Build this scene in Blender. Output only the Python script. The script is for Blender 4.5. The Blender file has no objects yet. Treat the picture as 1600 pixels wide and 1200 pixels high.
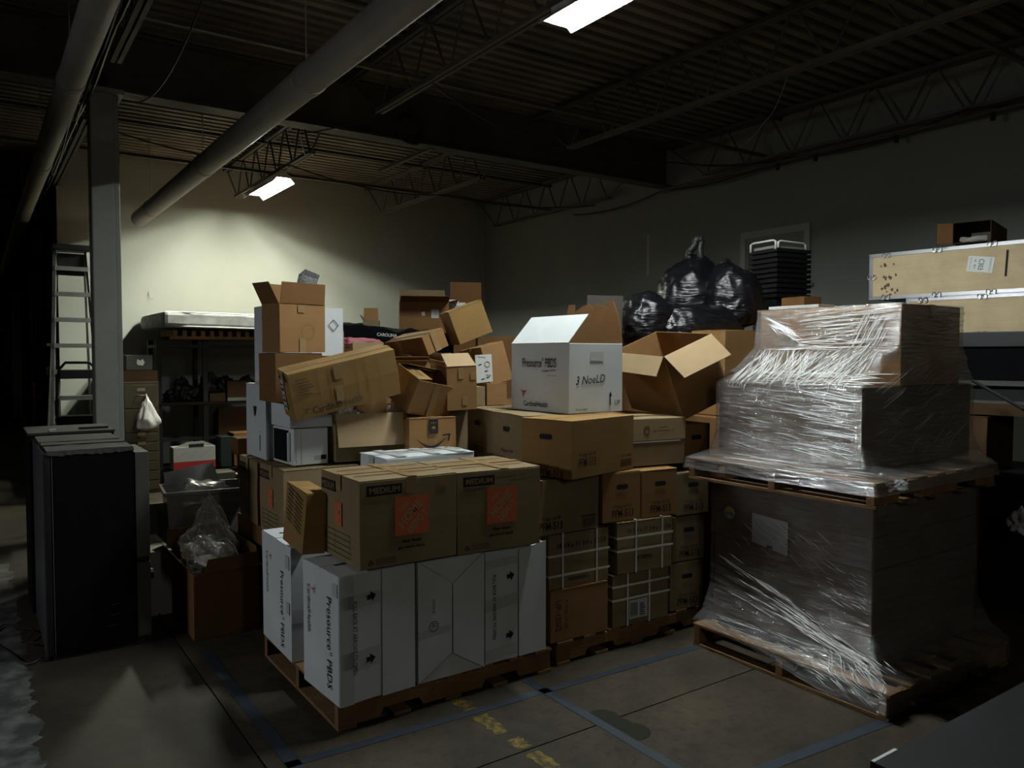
import bpy, math, random
from math import radians as Rd, sin, cos, pi
from mathutils import Vector, Matrix, Euler, noise
random.seed(7)
SC = bpy.context.scene
COL = SC.collection

# ---------------------------------------------------------------- camera, light, exposure
EYE = Vector((0, 0, 1.7)); YAW = Rd(34.66); PITCH = Rd(2.2); FPX = 1215.0
cd = bpy.data.cameras.new('camera'); cam = bpy.data.objects.new('camera', cd); COL.objects.link(cam)
cam.location = EYE; cam.rotation_euler = (pi/2 - PITCH, 0, -YAW)
cd.sensor_width = 36; cd.lens = FPX/1600*36; cd.clip_start = .02; cd.clip_end = 200
SC.camera = cam
SC.view_settings.view_transform = 'Standard'; SC.view_settings.look = 'None'
SC.view_settings.exposure = 0.0; SC.view_settings.gamma = 1.0
SC.view_settings.use_curve_mapping = False
TUBE_POWER_NEAR = 380.0
TUBE_POWER_BACK = 900.0
WORLD = 0.0028
w = bpy.data.worlds.new('dim_surroundings'); SC.world = w; w.use_nodes = True
w.node_tree.nodes['Background'].inputs[0].default_value = (.80, .90, 1, 1)
w.node_tree.nodes['Background'].inputs[1].default_value = WORLD
SC.cycles.use_denoising = True
SC.cycles.max_bounces = 8; SC.cycles.transparent_max_bounces = 24
SC.cycles.caustics_reflective = False; SC.cycles.caustics_refractive = False
SC.cycles.sample_clamp_indirect = 10


def lamp(name, loc, size, power, color, rot=(0, 0, 0), spread=180):
    l = bpy.data.lights.new(name, 'AREA'); l.shape = 'RECTANGLE'; l.size = size[0]; l.size_y = size[1]
    l.energy = power; l.color = color; l.spread = Rd(spread)
    o = bpy.data.objects.new(name, l); o.location = loc; o.rotation_euler = rot; COL.objects.link(o); return o


# lamps out of view: an aisle light from the left and two added fills
lamp('strip_light_aisle', (-3.8, 4.7, 2.4), (.3, 1.2), 22, (.93, .96, .98), (0, Rd(-60), Rd(-14)), 112)
lamp('fill_light_front', (1.0, -3.4, 3.3), (.3, 1.2), 20, (1, .98, .88), (Rd(52), 0, 0))  # added fill that brightens the camera-facing fronts of the stacks
lamp('fill_light_far_bay', (-2.4, 17.5, 3.8), (.3, 1.2), 9, (1, .9, .78))  # added fill that lifts the far bay out of the dark

fw0 = Vector((sin(YAW), cos(YAW), 0)); RT = Vector((cos(YAW), -sin(YAW), 0)); UP0 = Vector((0, 0, 1))
FW = fw0*cos(PITCH) - UP0*sin(PITCH); UPV = UP0*cos(PITCH) + fw0*sin(PITCH)


def at(x, y, X=None, Y=None, Z=None, D=None):
    """point of the place seen at a pixel of the photograph, on a known plane"""
    r = FW + RT*((x-800)/FPX) - UPV*((y-600)/FPX)
    t = D if D is not None else X/r.x if X is not None else Y/r.y if Y is not None else (Z-1.7)/r.z
    return EYE + r*t


# ---------------------------------------------------------------- materials
def mat(name, color, rough=.7, metal=0, spec=.5, scale=20, var=.12, bump=0, stretch=(1, 1, 1), emit=None, coat=0, grime=0, gscale=3, detail=4):
    m = bpy.data.materials.new(name); m.use_nodes = True; nt = m.node_tree; N = nt.nodes; L = nt.links
    b = N['Principled BSDF']
    b.inputs['Roughness'].default_value = rough; b.inputs['Metallic'].default_value = metal
    b.inputs['Specular IOR Level'].default_value = spec; b.inputs['Coat Weight'].default_value = coat
    tc = N.new('ShaderNodeTexCoord'); mp = N.new('ShaderNodeMapping'); mp.inputs['Scale'].default_value = stretch
    L.new(tc.outputs['Object'], mp.inputs['Vector'])
    n = N.new('ShaderNodeTexNoise'); n.inputs['Scale'].default_value = scale; n.inputs['Detail'].default_value = detail
    L.new(mp.outputs['Vector'], n.inputs['Vector'])
    mx = N.new('ShaderNodeMix'); mx.data_type = 'RGBA'
    mx.inputs['A'].default_value = tuple(c*(1-var) for c in color)+(1,)
    mx.inputs['B'].default_value = tuple(min(1, c*(1+var)) for c in color)+(1,)
    L.new(n.outputs['Fac'], mx.inputs['Factor'])
    out = mx.outputs['Result']
    if grime:
        g = N.new('ShaderNodeTexNoise'); g.inputs['Scale'].default_value = gscale; g.inputs['Detail'].default_value = 6; g.inputs['Roughness'].default_value = .65
        L.new(tc.outputs['Object'], g.inputs['Vector'])
        rp = N.new('ShaderNodeValToRGB'); rp.color_ramp.elements[0].position = .42; rp.color_ramp.elements[1].position = .66
        rp.color_ramp.elements[0].color = (1-grime,)*3+(1,); rp.color_ramp.elements[1].color = (1, 1, 1, 1)
        L.new(g.outputs['Fac'], rp.inputs['Fac'])
        mu = N.new('ShaderNodeMix'); mu.data_type = 'RGBA'; mu.blend_type = 'MULTIPLY'; mu.inputs['Factor'].default_value = 1
        L.new(out, mu.inputs['A']); L.new(rp.outputs['Color'], mu.inputs['B']); out = mu.outputs['Result']
    L.new(out, b.inputs['Base Color'])
    if bump:
        bp = N.new('ShaderNodeBump'); bp.inputs['Strength'].default_value = bump; bp.inputs['Distance'].default_value = .01
        L.new(n.outputs['Fac'], bp.inputs['Height']); L.new(bp.outputs['Normal'], b.inputs['Normal'])
    if emit:
        b.inputs['Emission Color'].default_value = emit[0]+(1,); b.inputs['Emission Strength'].default_value = emit[1]
    return m


def film_mat(name, haze, gloss, rough, scale, stretch, bump, tint=(.9, .93, 1), rot=(0, 0, 0)):
    """stretch film / thin polythene: see-through sheet with a pulled, streaky gloss"""
    m = bpy.data.materials.new(name); m.use_nodes = True; nt = m.node_tree; N = nt.nodes; L = nt.links
    N.remove(N['Principled BSDF']); out = N['Material Output']
    tr = N.new('ShaderNodeBsdfTransparent'); gl = N.new('ShaderNodeBsdfGlossy'); df = N.new('ShaderNodeBsdfDiffuse')
    df.inputs['Color'].default_value = tint+(1,); gl.inputs['Roughness'].default_value = rough
    gl.inputs['Color'].default_value = (1, 1, 1, 1); tr.inputs['Color'].default_value = (.93, .93, .93, 1)
    tc = N.new('ShaderNodeTexCoord'); mp = N.new('ShaderNodeMapping'); mp.inputs['Scale'].default_value = stretch; mp.inputs['Rotation'].default_value = rot
    L.new(tc.outputs['Object'], mp.inputs['Vector'])
    n = N.new('ShaderNodeTexNoise'); n.inputs['Scale'].default_value = scale; n.inputs['Detail'].default_value = 7; n.inputs['Roughness'].default_value = .6
    n.inputs['Distortion'].default_value = .6
    L.new(mp.outputs['Vector'], n.inputs['Vector'])
    n2 = N.new('ShaderNodeTexNoise'); n2.inputs['Scale'].default_value = 5; n2.inputs['Detail'].default_value = 3
    L.new(tc.outputs['Object'], n2.inputs['Vector'])
    bp = N.new('ShaderNodeBump'); bp.inputs['Strength'].default_value = bump; bp.inputs['Distance'].default_value = .02
    L.new(n.outputs['Fac'], bp.inputs['Height'])
    L.new(bp.outputs['Normal'], gl.inputs['Normal']); L.new(bp.outputs['Normal'], df.inputs['Normal'])
    # more layers of film in some places than in others
    mul = N.new('ShaderNodeMath'); mul.operation = 'MULTIPLY'; L.new(n.outputs['Fac'], mul.inputs[0]); L.new(n2.outputs['Fac'], mul.inputs[1])
    mr = N.new('ShaderNodeMapRange'); mr.inputs['From Min'].default_value = .16; mr.inputs['From Max'].default_value = .36
    mr.inputs['To Min'].default_value = gloss*.35; mr.inputs['To Max'].default_value = gloss
    L.new(mul.outputs[0], mr.inputs['Value'])
    mr2 = N.new('ShaderNodeMapRange'); mr2.inputs['From Min'].default_value = .16; mr2.inputs['From Max'].default_value = .36
    mr2.inputs['To Min'].default_value = haze*.3; mr2.inputs['To Max'].default_value = haze
    L.new(mul.outputs[0], mr2.inputs['Value'])
    m1 = N.new('ShaderNodeMixShader'); m2 = N.new('ShaderNodeMixShader')
    L.new(mr2.outputs[0], m1.inputs[0]); L.new(tr.outputs[0], m1.inputs[1]); L.new(df.outputs[0], m1.inputs[2])
    L.new(mr.outputs[0], m2.inputs[0]); L.new(m1.outputs[0], m2.inputs[1]); L.new(gl.outputs[0], m2.inputs[2])
    L.new(m2.outputs[0], out.inputs['Surface'])
    return m


M = {}
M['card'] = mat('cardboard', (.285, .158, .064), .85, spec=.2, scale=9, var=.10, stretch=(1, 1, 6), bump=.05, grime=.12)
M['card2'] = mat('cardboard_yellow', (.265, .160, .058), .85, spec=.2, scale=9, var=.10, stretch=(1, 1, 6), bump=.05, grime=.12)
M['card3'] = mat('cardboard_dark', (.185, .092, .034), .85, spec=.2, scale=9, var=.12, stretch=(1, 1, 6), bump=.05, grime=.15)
M['card4'] = mat('cardboard_olive', (.235, .175, .095), .85, spec=.2, scale=9, var=.10, stretch=(1, 1, 6), bump=.05, grime=.12)
M['card5'] = mat('cardboard_pale', (.37, .265, .15), .85, spec=.2, scale=7, var=.08, stretch=(1, 1, 6), bump=.05, grime=.08)
M['white_card'] = mat('white_cardboard', (.62, .655, .67), .6, spec=.35, scale=5, var=.04, bump=.03, grime=.10)
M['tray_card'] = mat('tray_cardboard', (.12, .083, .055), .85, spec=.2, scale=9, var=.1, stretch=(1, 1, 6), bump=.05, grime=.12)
M['dark_board'] = mat('dark_brown_board', (.035, .028, .02), .7)
M['card_dark'] = mat('cardboard_in_gloom', (.055, .030, .014), .85, spec=.2, scale=9, var=.1)  # cardboard darkened so that the gloom is put into its colour
M['case_rim'] = mat('dull_grey_rim', (.022, .023, .025), .6)
M['card_bag'] = mat('cardboard_brown_dull', (.12, .064, .024), .85, spec=.2, scale=9, var=.1)
M['purple'] = mat('purple_ink', (.07, .025, .055), .8)
M['hazy'] = mat('hazy_plastic', (.20, .20, .19), .4, scale=14, var=.3, bump=.5)
M['damp'] = mat('damp_concrete', (.020, .020, .014), .85, spec=.15, scale=14, var=.2)
M['mud'] = mat('mud', (.10, .07, .04), .9)
M['ticking'] = mat('mattress_ticking', (.40, .41, .42), .8, scale=6, var=.3, bump=.25, grime=.3)
M['brown_sheet'] = mat('brown_sheet', (.30, .21, .15), .8)
M['tape'] = mat('brown_packing_tape', (.27, .175, .08), .32, spec=.5, scale=12, var=.12, bump=.12)
M['clear_tape'] = mat('clear_tape_on_white', (.47, .49, .49), .28, spec=.5, scale=14, var=.08, bump=.25)
M['wood'] = mat('pallet_wood', (.27, .155, .07), .85, spec=.2, scale=14, var=.35, stretch=(1, 9, 9), bump=.35, grime=.35, gscale=4)
M['wood_y'] = mat('pallet_board_wood', (.25, .15, .075), .85, spec=.2, scale=14, var=.35, stretch=(9, 1, 9), bump=.35, grime=.35, gscale=4)
M['ply'] = mat('birch_plywood', (.56, .44, .27), .6, spec=.3, scale=7, var=.12, stretch=(1, .5, 8), bump=.04, grime=.16, gscale=5)
M['alu'] = mat('aluminium_edging', (.62, .64, .66), .28, 1, scale=30, var=.08, bump=.05)
M['steel'] = mat('galvanised_steel', (.45, .46, .47), .4, .8, scale=30, var=.15)
M['ladder'] = mat('dull_aluminium_ladder', (.22, .225, .22), .45, .6, scale=25, var=.2, grime=.25)
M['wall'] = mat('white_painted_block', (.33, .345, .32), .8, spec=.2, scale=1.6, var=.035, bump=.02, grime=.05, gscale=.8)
M['wall_r'] = mat('dimmed_painted_block', (.20, .212, .195), .8, spec=.2, scale=1.6, var=.04, bump=.02, grime=.06, gscale=.8)  # darker copy of the wall paint, with weak light put into its colour
M['far_wall'] = mat('dark_far_wall', (.10, .10, .10), .9, scale=1, var=.2)
M['deck'] = mat('painted_roof_deck', (.20, .18, .15), .6, spec=.25, scale=2, var=.25, grime=.3, gscale=1)
M['beam'] = mat('painted_steel_beam', (.08, .075, .065), .6, spec=.3, scale=6, var=.15, grime=.2)
M['beam_pale'] = mat('grey_painted_joist', (.11, .097, .078), .55, spec=.3, scale=6, var=.15, grime=.2)  # paler steel paint, used on every joist and the stub angle
M['girder'] = mat('brown_painted_girder', (.11, .095, .07), .7, spec=.2, scale=5, var=.2, grime=.2)
M['column'] = mat('column_white_paint', (.25, .255, .235), .55, spec=.35, scale=6, var=.05, grime=.1)
M['duct'] = mat('duct_pale_paint', (.26, .245, .22), .55, spec=.3, scale=5, var=.08, grime=.15)
M['black'] = mat('black_plastic', (.005, .005, .006), .6, spec=.3, scale=30, var=.2)
M['black_matt'] = mat('black_cloth', (.002, .002, .003), .95, spec=.1, scale=40, var=.3, bump=.2)
M['black_gloss'] = mat('black_glossy', (.008, .008, .010), .16, spec=.5, scale=20, var=.2, bump=.1)
M['bag'] = mat('black_polythene', (.006, .006, .008), .24, spec=.5, scale=12, var=.2, stretch=(1, 1, 6), bump=1.0, detail=6)
M['bin'] = mat('black_bin_plastic', (.004, .004, .005), .75, spec=.2)
M['bag2'] = mat('black_polythene_dull', (.010, .010, .011), .5, spec=.4, scale=14, var=.2, bump=.6)
M['grey'] = mat('grey_panel', (.06, .06, .055), .7, scale=10, var=.1)
M['grey_light'] = mat('light_grey_panel', (.26, .25, .23), .7, scale=10, var=.1)
M['wrap_side'] = mat('case_side_grey', (.03, .03, .035), .5, scale=20, var=.2, bump=.2)
M['wrap_top'] = mat('case_top_dusty', (.008, .007, .006), .8, scale=9, var=.25, bump=.2)
M['white_metal'] = mat('white_enamel', (.66, .69, .71), .3, spec=.5, scale=4, var=.02)
M['dark_glass'] = mat('dark_glass', (.006, .008, .010), .12, spec=.6)
M['cream'] = mat('cream_file_cabinet', (.055, .043, .020), .5, scale=12, var=.12, grime=.2)
M['brass'] = mat('brass_handles', (.35, .30, .2), .35, .8)
M['orange'] = mat('orange_print', (.50, .12, .05), .8, spec=.2, scale=60, var=.12)
M['red'] = mat('red_print', (.35, .02, .02), .7)
M['darkred'] = mat('dark_red_paint', (.12, .010, .010), .7)
M['pink'] = mat('pink_cloth', (.42, .14, .16), .9, scale=20, var=.3, bump=.3)
M['ink'] = mat('black_ink', (.022, .020, .020), .8, spec=.15)
M['ink_soft'] = mat('faded_ink', (.085, .065, .045), .85, spec=.1)
M['ink_red'] = mat('red_ink', (.34, .06, .06), .8)
M['ink_grey'] = mat('grey_ink_on_white', (.30, .31, .31), .8)
M['paper'] = mat('white_paper', (.66, .68, .66), .7, scale=8, var=.04)
M['label'] = mat('dim_label_paper', (.40, .41, .40), .7, scale=90, var=.25)
M['strap'] = mat('white_strap', (.60, .59, .52), .5)
M['blue_tape'] = mat('blue_floor_tape', (.016, .028, .048), .6, scale=10, var=.3, bump=.1, grime=.35, gscale=9)
M['aisle'] = mat('pale_mottled_floor', (.10, .105, .10), .7, scale=6, var=.3, grime=.75, gscale=6)
M['yellow'] = mat('worn_yellow_paint', (.22, .15, .012), .75, scale=18, var=.3, grime=.85, gscale=30)
M['foam'] = mat('white_tube_enamel', (.8, .8, .78), .3)
M['tube_near'] = mat('cool_fluorescent_tube', (.9, .9, .9), .4, emit=((.93, 1.0, .97), TUBE_POWER_NEAR))
M['tube_back'] = mat('warm_fluorescent_tube', (.9, .9, .9), .4, emit=((.98, 1.0, .80), TUBE_POWER_BACK))
M['cable'] = mat('black_cable', (.012, .012, .012), .5)
M['tote'] = mat('clear_tote_plastic', (.22, .225, .23), .25, spec=.5, scale=8, var=.25, bump=.2)
M['teal'] = mat('dark_teal_fabric', (.003, .013, .012), .8)
M['blue'] = mat('sticker_blue', (.10, .28, .55), .6)
M['yellow_s'] = mat('sticker_yellow', (.62, .50, .12), .6)
M['green_s'] = mat('sticker_green', (.08, .30, .10), .6)
M['env'] = mat('grey_bubble_mailer', (.36, .37, .38), .5, scale=60, var=.1, bump=.5)
M['fluff'] = mat('crumpled_white_bag', (.68, .66, .67), .45, scale=14, var=.1, bump=.6)
M['bench'] = mat('dark_bench_top', (.008, .010, .013), .65, spec=.25, scale=5, var=.5, grime=.4, bump=.04)
M['hole'] = mat('inside_dark', (.008, .008, .012), .9)
M['film_box'] = film_mat('stretch_film_clear', .10, .38, .15, 26, (.28, .28, 3.0), 1.0, rot=(.10, .06, 0))
M['film_low'] = film_mat('stretch_film_slanted', .07, .20, .18, 26, (.28, .28, 2.6), .9, rot=(.40, -.15, 0))
M['crease'] = mat('glossy_film_fold', (.85, .85, .84), .2, spec=.8, scale=20, var=.1)
M['bag_clear'] = film_mat('clear_polythene', .22, .30, .12, 14, (1, 1, 1), 1.0)


def smooth_path(P, n=7):
    P = [Vector(p) for p in P]; Q = []
    for i in range(len(P)-1):
        a, b, c, d = P[max(0, i-1)], P[i], P[i+1], P[min(len(P)-1, i+2)]
        for k in range(n):
            t = k/n; Q.append(.5*((2*b)+(c-a)*t+(2*a-5*b+4*c-d)*t*t+(3*b-a-3*c+d)*t**3))
    return Q+[P[-1]]


# ---------------------------------------------------------------- mesh helpers
class MB:
    def __init__(s): s.v = []; s.f = []

    def add(s, vs, fs):
        n = len(s.v); s.v += [tuple(v) for v in vs]; s.f += [tuple(i+n for i in f) for f in fs]; return s

    def box(s, a, b, m=None):
        x0, y0, z0 = a; x1, y1, z1 = b
        vs = [Vector(p) for p in ((x0, y0, z0), (x1, y0, z0), (x1, y1, z0), (x0, y1, z0), (x0, y0, z1), (x1, y0, z1), (x1, y1, z1), (x0, y1, z1))]
        if m is not None: vs = [m @ v for v in vs]
        return s.add(vs, [(0, 3, 2, 1), (4, 5, 6, 7), (0, 1, 5, 4), (1, 2, 6, 5), (2, 3, 7, 6), (3, 0, 4, 7)])

    def tube(s, pts, r, n=8, closed=False, r2=None):
        pts = [Vector(p) for p in pts]; k = len(pts); rings = []; prev = None
        for i, p in enumerate(pts):
            a = pts[(i-1) % k] if (i or closed) else p; b = pts[(i+1) % k] if (i < k-1 or closed) else p
            t = (b-a).normalized()
            if prev is None: u = t.orthogonal().normalized()
            else: u = (prev - t*prev.dot(t)); u = u.normalized() if u.length > 1e-6 else t.orthogonal().normalized()
            prev = u; w_ = t.cross(u)
            rr = r if r2 is None else r + (r2-r)*i/max(1, k-1)
            rings.append([p + (u*cos(2*pi*j/n) + w_*sin(2*pi*j/n))*rr for j in range(n)])
        vs = [v for R_ in rings for v in R_]; fs = []
        for i in range(k if closed else k-1):
            for j in range(n):
                fs.append((i*n+j, i*n+(j+1) % n, ((i+1) % k)*n+(j+1) % n, ((i+1) % k)*n+j))
        if not closed: fs += [tuple(range(n))[::-1], tuple((k-1)*n+j for j in range(n))]
        return s.add(vs, fs)

    def plate(s, poly, m, t):
        """polygon (u,v) extruded by t along w, placed with matrix m"""
        n = len(poly)
        vs = [m @ Vector((u, v, 0)) for u, v in poly] + [m @ Vector((u, v, t)) for u, v in poly]
        fs = [tuple(range(n))[::-1], tuple(range(n, 2*n))] + [(i, (i+1) % n, n+(i+1) % n, n+i) for i in range(n)]
        return s.add(vs, fs)

    def build(s, name, m, parent=None, smooth=False, bevel=0, kind=None):
        me = bpy.data.meshes.new(name); me.from_pydata(s.v, [], s.f); me.materials.append(M[m] if isinstance(m, str) else m)
        if smooth: me.polygons.foreach_set('use_smooth', [True]*len(me.polygons))
        me.update()
        o = bpy.data.objects.new(name, me); COL.objects.link(o)
        if parent is not None: o.parent = parent
        if bevel:
            b = o.modifiers.new('edge', 'BEVEL'); b.width = bevel; b.segments = 2; b.limit_method = 'ANGLE'
        if kind: o['kind'] = kind
        return o


def tag(o, label=None, cat=None, group=None, kind=None):
    if label: o['label'] = label
    if cat: o['category'] = cat
    if group: o['group'] = group
    if kind: o['kind'] = kind
    return o


def thing(name, label, cat, loc=(0, 0, 0), rot=(0, 0, 0), group=None, kind=None):
    o = bpy.data.objects.new(name, None); o.empty_display_size = .1; COL.objects.link(o)
    o.location = loc; o.rotation_euler = Euler(rot, 'XYZ')
    return tag(o, label, cat, group, kind)


def bx(name, a, b, m, parent=None, bevel=0):
    return MB().box(a, b).build(name, m, parent, bevel=bevel)


def face_m(dim, face, off=.001):
    """u to the right, v up, w out of the face"""
    x, y, z = dim
    if face == 'F': return Matrix(((1, 0, 0, 0), (0, 0, -1, -off), (0, 1, 0, 0), (0, 0, 0, 1)))
    if face == 'L': return Matrix(((0, 0, -1, -off), (-1, 0, 0, y), (0, 1, 0, 0), (0, 0, 0, 1)))
    if face == 'T': return Matrix(((1, 0, 0, 0), (0, 1, 0, 0), (0, 0, 1, z+off), (0, 0, 0, 1)))


TEXTS = []


def text(p, dim, face, body, u, v, tw, th, m='ink', ang=0, off=.005, name='printed_text', shear=0, al='CENTER', bold=.0005):
    c = bpy.data.curves.new(name, 'FONT'); c.body = body; c.align_x = al; c.align_y = 'CENTER'; c.size = .1; c.resolution_u = 2
    c.fill_mode = 'BOTH'; c.shear = shear; c.offset = bold; c.materials.append(M[m])
    o = bpy.data.objects.new(name, c); COL.objects.link(o); o.parent = p
    TEXTS.append((o, face_m(dim, face, off) @ Matrix.Translation((u, v, 0)) @ Matrix.Rotation(Rd(ang), 4, 'Z'), tw, th))
    return o


def patch(p, dim, face, u0, v0, u1, v1, m, name='printed_patch', off=.0042, t=.0006, ang=0, poly=None):
    f = face_m(dim, face, off)
    if ang: f = f @ Matrix.Translation(((u0+u1)/2, (v0+v1)/2, 0)) @ Matrix.Rotation(Rd(ang), 4, 'Z') @ Matrix.Translation((-(u0+u1)/2, -(v0+v1)/2, 0))
    return MB().plate(poly or [(u0, v0), (u1, v0), (u1, v1), (u0, v1)], f, t).build(name, m, p)


def carton(label, loc, rot, dim, m='card', closed=True, flaps=None, seam='x', tape='tape', name='carton', cat='carton', group=None, jit=.003, bulge=0, inner=None, rr=None):
    """corner (0,0,0) is the lower near corner; faces x=0 (L) and y=0 (F) look at the camera"""
    t = .005; x, y, z = dim; rnd = random.Random(hash(label) % 1000 if rr is None else rr); 
    rnd = random.Random(sum(map(ord, label)))
    e = thing(name, label, cat, loc, rot, group)
    j = lambda: rnd.uniform(-jit, jit)
    zt = z - (.006 if closed else 0)
    O = [(0, 0, 0), (x, 0, 0), (x, y, 0), (0, y, 0)]
    T = [(0+j(), 0+j(), zt), (x+j(), j(), zt), (x+j(), y+j(), zt), (j(), y+j(), zt)]
    # mid-height ring gives the faces their slight belly
    Mid = [(-bulge, -bulge, z*.5), (x+bulge, -bulge, z*.5), (x+bulge, y+bulge, z*.5), (-bulge, y+bulge, z*.5)]
    I = [(a+(t if k in (0, 3) else -t), b+(t if k < 2 else -t), c) for k, (a, b, c) in enumerate(T)]
    J = [(t, t, t), (x-t, t, t), (x-t, y-t, t), (t, y-t, t)]
    vs = O+Mid+T+I+J
    fs = [(3, 2, 1, 0), (16, 17, 18, 19)]
    for a in range(4):
        b = (a+1) % 4
        fs += [(a, b, 4+b, 4+a), (4+a, 4+b, 8+b, 8+a), (8+a, 8+b, 12+b, 12+a), (12+a, 12+b, 16+b, 16+a)]
    MB().add(vs, fs).build('body', m, e, bevel=.0025)
    if closed:
        g = .0025
        if seam == 'x':
            h = y/2; A = [(0, 0, x, h-g), (0, h+g, x, y)]
        else:
            h = x/2; A = [(0, 0, h-g, y), (h+g, 0, x, y)]
        for k, (a, b, c, d) in enumerate(A):
            dz = rnd.uniform(0, .004)
            n = Vector((0, 0, 1))
            V = [(a, b, zt), (c, b, zt), (c, d, zt), (a, d, zt)]
            lift = lambda q: zt+t+(dz if ((q[1] > .01 and q[1] < y-.01) if seam == 'x' else (q[0] > .01 and q[0] < x-.01)) else 0)
            U = [(q[0], q[1], lift(q)) for q in V]
            MB().add(V+U, [(3, 2, 1, 0), (4, 5, 6, 7), (0, 1, 5, 4), (1, 2, 6, 5), (2, 3, 7, 6), (3, 0, 4, 7)]).build('flap', m, e, bevel=.0012)
        if tape:
            w_ = .027; tm = MB()
            if seam == 'x':
                tm.box((-.001, h-w_, zt+t+.003), (x+.001, h+w_, zt+t+.0045)); tm.box((-.0075-bulge*.2, h-w_, z-.07), (-.0055, h+w_, zt+t+.004)); tm.box((x+.0055, h-w_, z-.07), (x+.0075, h+w_, zt+t+.004))
            else:
                tm.box((h-w_, -.001, zt+t+.003), (h+w_, y+.001, zt+t+.0045)); tm.box((h-w_, -.0075, z-.07), (h+w_, -.0055, zt+t+.004)); tm.box((h-w_, y+.0055, z-.07), (h+w_, y+.0075, zt+t+.004))
            tm.build('packing_tape', tape, e)
    for fl in (flaps or []):
        side, ang, ln = fl[:3]; mm = fl[3] if len(fl) > 3 and fl[3] else m; poly = fl[4] if len(fl) > 4 else None
        a = Rd(ang)
        if side == 'y0': o = Vector((0, 0, zt)); u = Vector((1, 0, 0)); i = Vector((0, 1, 0)); W = x
        if side == 'y1': o = Vector((x, y, zt)); u = Vector((-1, 0, 0)); i = Vector((0, -1, 0)); W = x
        if side == 'x0': o = Vector((0, y, zt)); u = Vector((0, -1, 0)); i = Vector((1, 0, 0)); W = y
        if side == 'x1': o = Vector((x, 0, zt)); u = Vector((0, 1, 0)); i = Vector((-1, 0, 0)); W = y
        d = i*cos(a)+Vector((0, 0, 1))*sin(a); nn = u.cross(d).normalized()
        mt = Matrix(((u.x, d.x, nn.x, o.x), (u.y, d.y, nn.y, o.y), (u.z, d.z, nn.z, o.z+.001), (0, 0, 0, 1)))
        s_ = .004
        MB().plate(poly or [(s_, 0), (W-s_, 0), (W-s_*2, ln), (s_*2, ln)], mt, .004).build('flap', mm, e, bevel=.001)
    return e


# ================================================================= SETTING
XW, YW, XL, ZD = 7.6, 11.85, .93, 4.42     # right wall, back wall, its left end, roof deck
def struct(name, mb, m, parent=None, **k): return tag(mb.build(name, m, parent, **k), kind='structure')


# floor: cast slabs with saw-cut joints between them
fl = thing('floor', 'bare stained concrete floor of cast slabs with dark joints', 'floor', kind='structure')
jx = [-9, -5.5, -2.35, .951, 4.2, 7.7]; jy = [-3, 2.66, 6.9, 11.2, 16, 21, 27, 34]
m = bpy.data.materials.new('concrete'); m.use_nodes = True; N = m.node_tree.nodes; L = m.node_tree.links; b = N['Principled BSDF']
tc = N.new('ShaderNodeTexCoord')
n1 = N.new('ShaderNodeTexNoise'); n1.inputs['Scale'].default_value = 1.3; n1.inputs['Detail'].default_value = 8; n1.inputs['Roughness'].default_value = .68
n2 = N.new('ShaderNodeTexNoise'); n2.inputs['Scale'].default_value = 26; n2.inputs['Detail'].default_value = 6
n3 = N.new('ShaderNodeTexNoise'); n3.inputs['Scale'].default_value = 5; n3.inputs['Detail'].default_value = 9; n3.inputs['Roughness'].default_value = .75
for n in (n1, n2, n3): L.new(tc.outputs['Object'], n.inputs['Vector'])
r1 = N.new('ShaderNodeValToRGB'); r1.color_ramp.elements[0].position = .32; r1.color_ramp.elements[0].color = (.024, .018, .011, 1); r1.color_ramp.elements[1].position = .68; r1.color_ramp.elements[1].color = (.068, .051, .032, 1)
L.new(n1.outputs['Fac'], r1.inputs['Fac'])
r2 = N.new('ShaderNodeValToRGB'); r2.color_ramp.elements[0].position = .36; r2.color_ramp.elements[0].color = (.62, .62, .62, 1); r2.color_ramp.elements[1].position = .56; r2.color_ramp.elements[1].color = (1, 1, 1, 1)
L.new(n3.outputs['Fac'], r2.inputs['Fac'])
mx = N.new('ShaderNodeMix'); mx.data_type = 'RGBA'; mx.blend_type = 'MULTIPLY'; mx.inputs['Factor'].default_value = 1
L.new(r1.outputs['Color'], mx.inputs['A']); L.new(r2.outputs['Color'], mx.inputs['B'])
r3 = N.new('ShaderNodeValToRGB'); r3.color_ramp.elements[0].position = .30; r3.color_ramp.elements[0].color = (.55, .55, .55, 1); r3.color_ramp.elements[1].position = .45; r3.color_ramp.elements[1].color = (1, 1, 1, 1)
L.new(n2.outputs['Fac'], r3.inputs['Fac'])
mx2 = N.new('ShaderNodeMix'); mx2.data_type = 'RGBA'; mx2.blend_type = 'MULTIPLY'; mx2.inputs['Factor'].default_value = 1
L.new(mx.outputs['Result'], mx2.inputs['A']); L.new(r3.outputs['Color'], mx2.inputs['B']); L.new(mx2.outputs['Result'], b.inputs['Base Color'])
b.inputs['Roughness'].default_value = .72; b.inputs['Specular IOR Level'].default_value = .3
bp = N.new('ShaderNodeBump'); bp.inputs['Strength'].default_value = .25; bp.inputs['Distance'].default_value = .004; L.new(n2.outputs['Fac'], bp.inputs['Height']); L.new(bp.outputs['Normal'], b.inputs['Normal'])
M['concrete'] = m
m2 = m.copy(); m2.name = 'concrete_dark'; M['concrete_dark'] = m2  # darker copy of the concrete for the left-hand slabs
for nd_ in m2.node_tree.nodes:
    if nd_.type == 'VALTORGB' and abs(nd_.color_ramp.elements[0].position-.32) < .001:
        nd_.color_ramp.elements[0].color = (.011, .008, .005, 1); nd_.color_ramp.elements[1].color = (.036, .028, .017, 1)
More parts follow.
